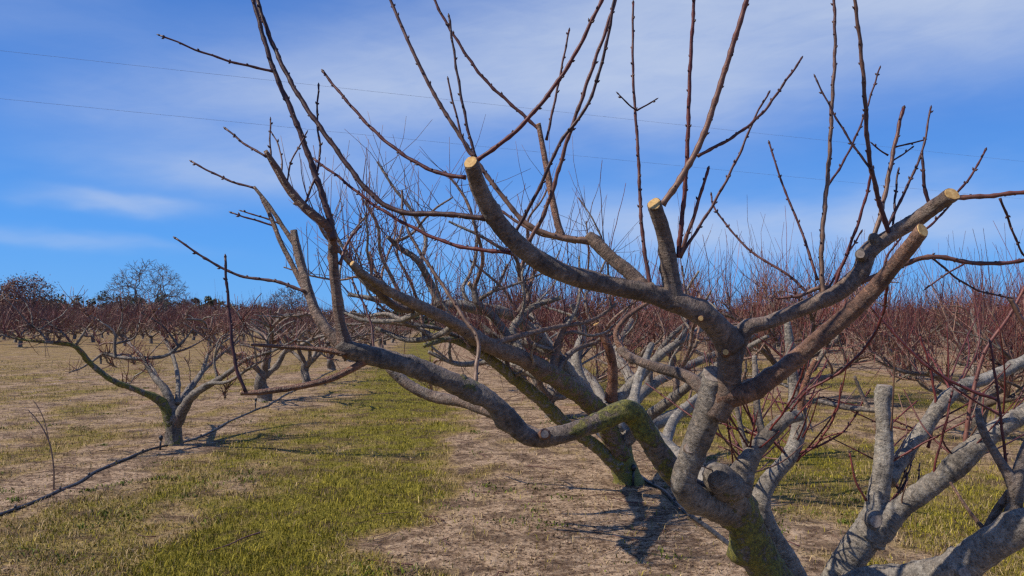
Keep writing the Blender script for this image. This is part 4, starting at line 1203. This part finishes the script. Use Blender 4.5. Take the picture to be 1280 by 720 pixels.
def row_tree(u0, d, k, kind, label, group, jit=0.25):
    global count
    dd = d + rs.normal() * jit
    xx = u0 - SLOPE * dd + rs.normal() * jit * 0.6
    near = dd < 30
    pool = (mid_wild if near else far_wild) if kind == 'wild' else (mid_pruned if near else far_pruned)
    pool[rs.integers(len(pool))].place('peach_tree', xx, dd, rs.uniform(0, 6.28), rs.uniform(0.85, 1.16), label, group)
    count += 1


# row of the near tree, behind the second one
d = 14.0
k = 2
while d < 88:
    lab = f'red-shooted peach tree, {ORD[k]} from the camera in the row right of the aisle' if d < 34 else 'far small peach tree in the row right of the grass aisle'
    row_tree(U1, d, k, 'wild', lab, 'peach trees in the row right of the grass aisle')
    d += PITCHY
    k += 1
# row left of the aisle, behind the lone tree and on into the distance
d = 16.4
k = 1
while d < 100:
    lab = f'low pruned peach tree, {ORD[k]} along the hose left of the grass aisle' if d < 34 else 'far low peach tree in the row left of the grass aisle'
    row_tree(UL, d, k, 'pruned', lab, 'peach trees in the row left of the grass aisle', 0.15)
    d += PITCHY
    k += 1
# rows to the right
for ri in range(1, 10):
    u0 = U1 + 5.7 * ri
    d = 11.0 + rs.uniform(-0.5, 0.5) + (0 if ri == 1 else rs.uniform(0, 3))
    k = 0
    while d < 74:
        xx = u0 - SLOPE * d
        if xx < 0.66 * d + 2.6:
            if ri <= 2 and d < 30:
                lab = f'red-shooted peach tree, {ORD[k]} visible in the {ORD[ri]} row right of the aisle'
            else:
                lab = 'far peach tree among the crowded rows on the right'
            row_tree(u0, d, k, 'wild', lab, 'peach trees in the rows on the right')
            k += 1
        d += PITCHY
# rows far across the left field
for ri in range(1, 9):
    u0 = UL - 5.7 * ri
    d = 50.0 + rs.uniform(0, 3) + (8 if ri > 5 else 0)
    while d < 92:
        xx = u0 - SLOPE * d
        if abs(xx) < 0.66 * d + 2 and d > 47:
            row_tree(u0, d, 0, 'wild', 'far peach tree in the block beyond the open field on the left', 'peach trees beyond the open field')
        d += PITCHY * 0.95


# ------------------------------------------------------------------ trees on the skyline
def bare_tree(name, foot, H, spread, seed, label, leaf=None, tips_n=1500, trunk_r=0.35, fork_h=0.25, leaf_n=2, leaf_sz=0.35, min_r=0.022):
    rs = np.random.default_rng(seed)
    root = empty(name, foot, label, 'tree', 'trees on the skyline')
    tk, cr, lf = MB(), MB(), MB()
    zb = H * fork_h
    n_t = tips_n
    q = rs.normal(size=(n_t, 3))
    q = q / np.linalg.norm(q, axis=1)[:, None] * (rs.random((n_t, 1)) ** 0.30)
    q[:, 2] = np.abs(q[:, 2]) * 1.0 - 0.12
    # uneven outline: a few bulges and gaps
    for k in range(7):
        bd = unit(rs.normal(size=3) + np.array((0, 0, 0.3)))
        q *= 1 + rs.uniform(-0.22, 0.16) * np.clip((q / (np.linalg.norm(q, axis=1)[:, None] + 1e-6)) @ bd - 0.6, 0, 1)[:, None] * 2.5
    tips = q * np.array((spread / 2, spread / 2, H - zb)) + np.array((0, 0, zb))

    def grow(p, pts_, lvl):
        m_ = len(pts_)
        r = max(trunk_r * (m_ / n_t) ** 0.48 * 0.8, min_r)
        if m_ <= 2 or lvl > 11:
            for t_ in pts_[:6]:
                w = (p + t_) / 2 + rs.normal(size=3) * np.linalg.norm(t_ - p) * 0.07
                cr.tube(np.array([p, w, t_]), [min_r, min_r * 0.85, min_r * 0.5], 3, (0, 0, 0))
            return
        kk = 4 if lvl == 0 else (2 if rs.random() < 0.65 else 3)
        c = pts_[rs.choice(m_, kk, replace=False)]
        for it in range(3):
            lab_ = np.argmin(((pts_[:, None] - c[None]) ** 2).sum(2), 1)
            c = np.array([pts_[lab_ == j].mean(0) if (lab_ == j).any() else c[j] for j in range(kk)])
        for j in range(kk):
            sub = pts_[lab_ == j]
            if len(sub) == 0:
                continue
            e = p + (c[j] - p) * rs.uniform(0.38, 0.55) + rs.normal(size=3) * np.linalg.norm(c[j] - p) * 0.06
            w = (p + e) / 2 + rs.normal(size=3) * np.linalg.norm(e - p) * 0.08
            r1 = max(trunk_r * (len(sub) / n_t) ** 0.48 * 0.8, min_r)
            cr.tube(np.array([p, w, e]), [max(r1 * 1.1, min_r), r1, r1 * 0.9], 5 if lvl < 3 else 3, (0, 0, 0))
            grow(e, sub, lvl + 1)
    tk.tube(np.array([(0, 0, -0.2), (0.1, 0, zb * 0.5), (0, 0.05, zb)]), [trunk_r * 1.25, trunk_r, trunk_r * 0.9], 8, (0, 0, 0))
    grow(np.array((0, 0.05, zb * 0.98)), tips, 0)
    scl = 1.0
    tk.build('trunk', TWIGBARK, root)
    cr.build('crown', TWIGBARK, root, smooth=False)
    if leaf is not None:
        for t_ in tips:
            for q in range(leaf_n):
                c = t_ * scl + rs.normal(size=3) * 0.45
                a, b_ = unit(rs.normal(size=3)) * leaf_sz * rs.uniform(0.5, 1), unit(rs.normal(size=3)) * leaf_sz * rs.uniform(0.4, 0.8)
                lf.add([c - a, c + b_, c + a, c - b_], [(0, 1, 2, 3)], (0, 0, 0), 0)
        lf.build('leaves', leaf, root, smooth=False)
    return root


def foot_at(px, D):
    p = P(px, 400, D)
    return (p[0], p[1], 0.0)


bare_tree('oak_tree', foot_at(22, 115), 10.2, 12, 3, 'round oak holding rust brown leaves at the far left edge', leaf=RUST, leaf_n=5, leaf_sz=0.17, tips_n=1500, min_r=0.03)
bare_tree('bare_tree', foot_at(180, 150), 14.2, 19, 4, 'broad leafless grey tree rising above the dark pines on the left', tips_n=2600, trunk_r=0.55, min_r=0.032)
bare_tree('bare_tree', foot_at(358, 150), 9.2, 11, 5, 'smaller rounded leafless tree behind the pruned stubs left of the aisle', tips_n=1900, min_r=0.036)
bare_tree('bare_tree', foot_at(958, 150), 8.8, 15, 6, 'wide leafless tree on the skyline behind the near tree fork', tips_n=2000, min_r=0.024)
bare_tree('bare_tree', foot_at(100, 165), 6.6, 9, 9, 'low brown leafless tree between the oak and the broad grey tree', tips_n=700, min_r=0.026)
bare_tree('bare_tree', foot_at(243, 160), 7.2, 8, 10, 'low brown leafless tree just right of the broad grey tree', tips_n=700, min_r=0.026)


def clump_mass(name, mat, spots, label, cat, faces=220, size=0.55, seed=1):
    """a far wood read as one mass: crowns of leaf-sized faces"""
    rs = np.random.default_rng(seed)
    mb = MB()
    for (x, y, H, w_) in spots:
        ncl = 7
        cs = [(x + rs.normal() * w_ * 0.28, y + rs.normal() * w_ * 0.28, H * rs.uniform(0.25, 0.9)) for _ in range(ncl)]
        for c in cs:
            rad = w_ * rs.uniform(0.2, 0.36) * (1.25 - 0.6 * c[2] / H)
            n_ = faces // ncl
            q = rs.normal(size=(n_, 3))
            q = q / np.linalg.norm(q, axis=1)[:, None] * (rs.random((n_, 1)) ** 0.4) * rad
            q[:, 2] *= 0.8
            pc = q + np.array(c)
            a = rs.normal(size=(n_, 3))
            a = a / np.linalg.norm(a, axis=1)[:, None] * size * rs.uniform(0.4, 1, (n_, 1))
            b_ = rs.normal(size=(n_, 3))
            b_ = b_ / np.linalg.norm(b_, axis=1)[:, None] * size * rs.uniform(0.3, 0.7, (n_, 1))
            V = np.stack([pc - a, pc + b_, pc + a, pc - b_], 1).reshape(-1, 3)
            V[:, 2] = np.maximum(V[:, 2], 0)
            mb.add(V, (np.arange(n_)[:, None] * 4 + np.arange(4)).tolist(), (0, 0, 0), 0)
    o = mb.build(name, mat, smooth=False)
    return tag(o, label, cat, kind='stuff')


rs = np.random.default_rng(15)
sp_ = []
for px in np.arange(-60, 1345, 7.0):
    D = rs.uniform(185, 225)
    top = np.interp(px, [-60, 60, 150, 240, 300, 340, 400, 900, 1150, 1190, 1340], [368, 374, 368, 374, 380, 386, 392, 391, 388, 382, 385])
    H = (400 - top) / F * D + 1.7 + rs.normal() * 0.7
    q = P(px, 400, D)
    sp_.append((q[0], q[1], max(H, 2.5), rs.uniform(4, 7)))
clump_mass('pine_wood', PINE, sp_, 'dark evergreen wood along the skyline behind the orchard', 'wood', faces=240, size=0.6, seed=2)
sp_ = []
for px in np.arange(-60, 430, 6.0):
    D = rs.uniform(118, 150)
    top = np.interp(px, [-60, 50, 100, 240, 300, 430], [372, 374, 384, 382, 388, 396])
    H = (400 - top) / F * D + 1.7 + rs.normal() * 0.4
    q = P(px, 400, D)
    sp_.append((q[0], q[1], max(H, 1.5), rs.uniform(3, 5)))
clump_mass('brown_thicket', SCRUB, sp_, 'brown leafless thicket in front of the pines on the left', 'thicket', faces=260, size=0.30, seed=3)


# ------------------------------------------------------------------ hoses, stakes, weed, wires
def hose(path, r, label, group='black drip irrigation hoses'):
    mb = MB()
    pts = []
    for px, py in path:
        q = P(px, py, 10)
        d = q - np.array((0, 0, CAM_H))
        t_ = -CAM_H / d[2]
        p = np.array((0, 0, CAM_H)) + d * t_
        pts.append((p[0], p[1], gz(p[0], p[1]) + r * 0.9))
    p, rr, _ = catmull(pts, [r] * len(pts), 0.12)
    rs_ = np.random.default_rng(3)
    for q in p:
        q[2] = gz(q[0], q[1]) + r * 0.5 + 0.008 * max(0, math.sin(q[1] * 2.1))
    p[:, 0] += 0.02 * np.sin(p[:, 1] * 1.7) + 0.01 * np.sin(p[:, 1] * 4.1)
    mb.tube(p, rr, 8, (0, 0, 0))
    for i in range(4, len(p) - 2, 7):
        mb.tube(p[i] + np.array([(0, 0, r * 0.5), (0.004, 0, r + 0.012), (0.004, 0, r + 0.022)]), [0.012, 0.011, 0.006], 6, (0, 0, 0))
    return tag(mb.build('irrigation_hose', RUBBER), label, 'hose', group)


hose([(-90, 690), (-20, 655), (40, 632), (90, 607), (140, 582), (190, 562), (228, 553), (262, 540), (300, 520), (335, 507), (362, 492), (392, 476), (420, 462)], 0.015,
     'black drip hose lying along the foot of the left row of trees')
hose([(1010, 765), (955, 715), (905, 680), (870, 652), (830, 618), (795, 592), (772, 570), (752, 550), (735, 532)], 0.020,
     'black drip hose under the near tree, running to the mossy trunk behind it')


def stake(px, py, h, label):
    q = P(px, py, 10)
    d = q - np.array((0, 0, CAM_H))
    p = np.array((0, 0, CAM_H)) + d * (-CAM_H / d[2])
    z0 = gz(p[0], p[1])
    root = empty('irrigation_stake', (p[0], p[1], z0), label, 'stake', 'sprinkler stakes beside the trunks')
    mb = MB()
    mb.tube([(0, 0, -0.05), (0.004, 0, h * 0.5), (0.01, 0.0, h)], [0.014, 0.013, 0.012], 8, (0, 0, 0))
    mb.build('post', RUBBER, root)
    mb = MB()
    mb.tube([(0.01, 0, h - 0.005), (0.01, 0, h + 0.02), (0.011, 0, h + 0.05), (0.011, 0, h + 0.06)], [0.016, 0.026, 0.024, 0.012], 10, (0, 0, 0))
    mb.build('nozzle', RUBBER, root)


stake(200, 562, 0.13, 'short black stake left of the lone pruned tree, next to the hose')
stake(319, 510, 0.13, 'short black stake beside the second trunk along the left hose')
stake(791, 606, 0.16, 'short black stake at the right side of the mossy trunk')
stake(1118, 598, 0.20, 'black stake standing in the grass at the right, behind the grey limbs')

# dry weed stalk
mb = MB()
q0 = P(67, 614, 10)
d = q0 - np.array((0, 0, CAM_H))
p0 = np.array((0, 0, CAM_H)) + d * (-CAM_H / d[2])
D0 = p0[1]
root = empty('dry_weed', (p0[0], p0[1], gz(p0[0], p0[1])), 'thin dry weed stalk leaning left beside the hose in the lower left', 'weed')


def weed(path, w0, w1, nm):
    mb = MB()
    p = np.array([P(a, b_, D0) for a, b_ in path])
    pts, rr, _ = catmull(p, np.linspace(w0, w1, len(p)) / F * D0 / 2, 0.03)
    mb.tube(pts, rr, 5, (0, 0.75, 0))
    mb.build(nm, SHOOT, root, (p0[0], p0[1], gz(p0[0], p0[1])))


weed([(67, 616), (67, 585), (62, 555), (50, 530), (34, 511)], 2.2, 1.2, 'stem')
weed([(62, 555), (55, 525), (45, 505), (40, 500)], 1.3, 0.8, 'stem')
weed([(58, 543), (50, 530), (38, 520)], 1.1, 0.7, 'stem')

# a fallen stick in the turf
mb = MB()
pp = []
for px, py in [(262, 692), (285, 684), (305, 674), (325, 668)]:
    q = P(px, py, 10)
    d = q - np.array((0, 0, CAM_H))
    p = np.array((0, 0, CAM_H)) + d * (-CAM_H / d[2])
    pp.append((p[0], p[1], gz(p[0], p[1]) + 0.035))
p, rr, _ = catmull(pp, [0.003, 0.005, 0.006, 0.007], 0.03)
mb.tube(p, rr, 6, (0, 0.4, 0.7))
tag(mb.build('fallen_stick', SHOOT), 'single reddish stick lying in the turf near the bottom left', 'stick')


def wire(p_l, p_r, D_l, D_r, label):
    a, b_ = P(*p_l, D_l), P(*p_r, D_r)
    dirv = b_ - a
    a2, b2 = a - dirv * 0.6, b_ + dirv * 0.6
    pts = []
    for t_ in np.linspace(0, 1, 40):
        q = a2 + (b2 - a2) * t_
        q[2] -= 0.25 * (1 - (2 * t_ - 1) ** 2) * 0.5
        pts.append(q)
    mb = MB()
    mb.tube(np.array(pts), [0.0045] * 40, 5, (0, 0, 0))
    tag(mb.build('power_line', WIRE), label, 'wire', 'overhead wires')


wire((0, 60), (1280, 200), 29.6, 50, 'upper of two thin overhead wires crossing the sky')
wire((0, 120), (1280, 247), 29.6, 52, 'lower of two thin overhead wires crossing the sky')
print('orchard trees', count)
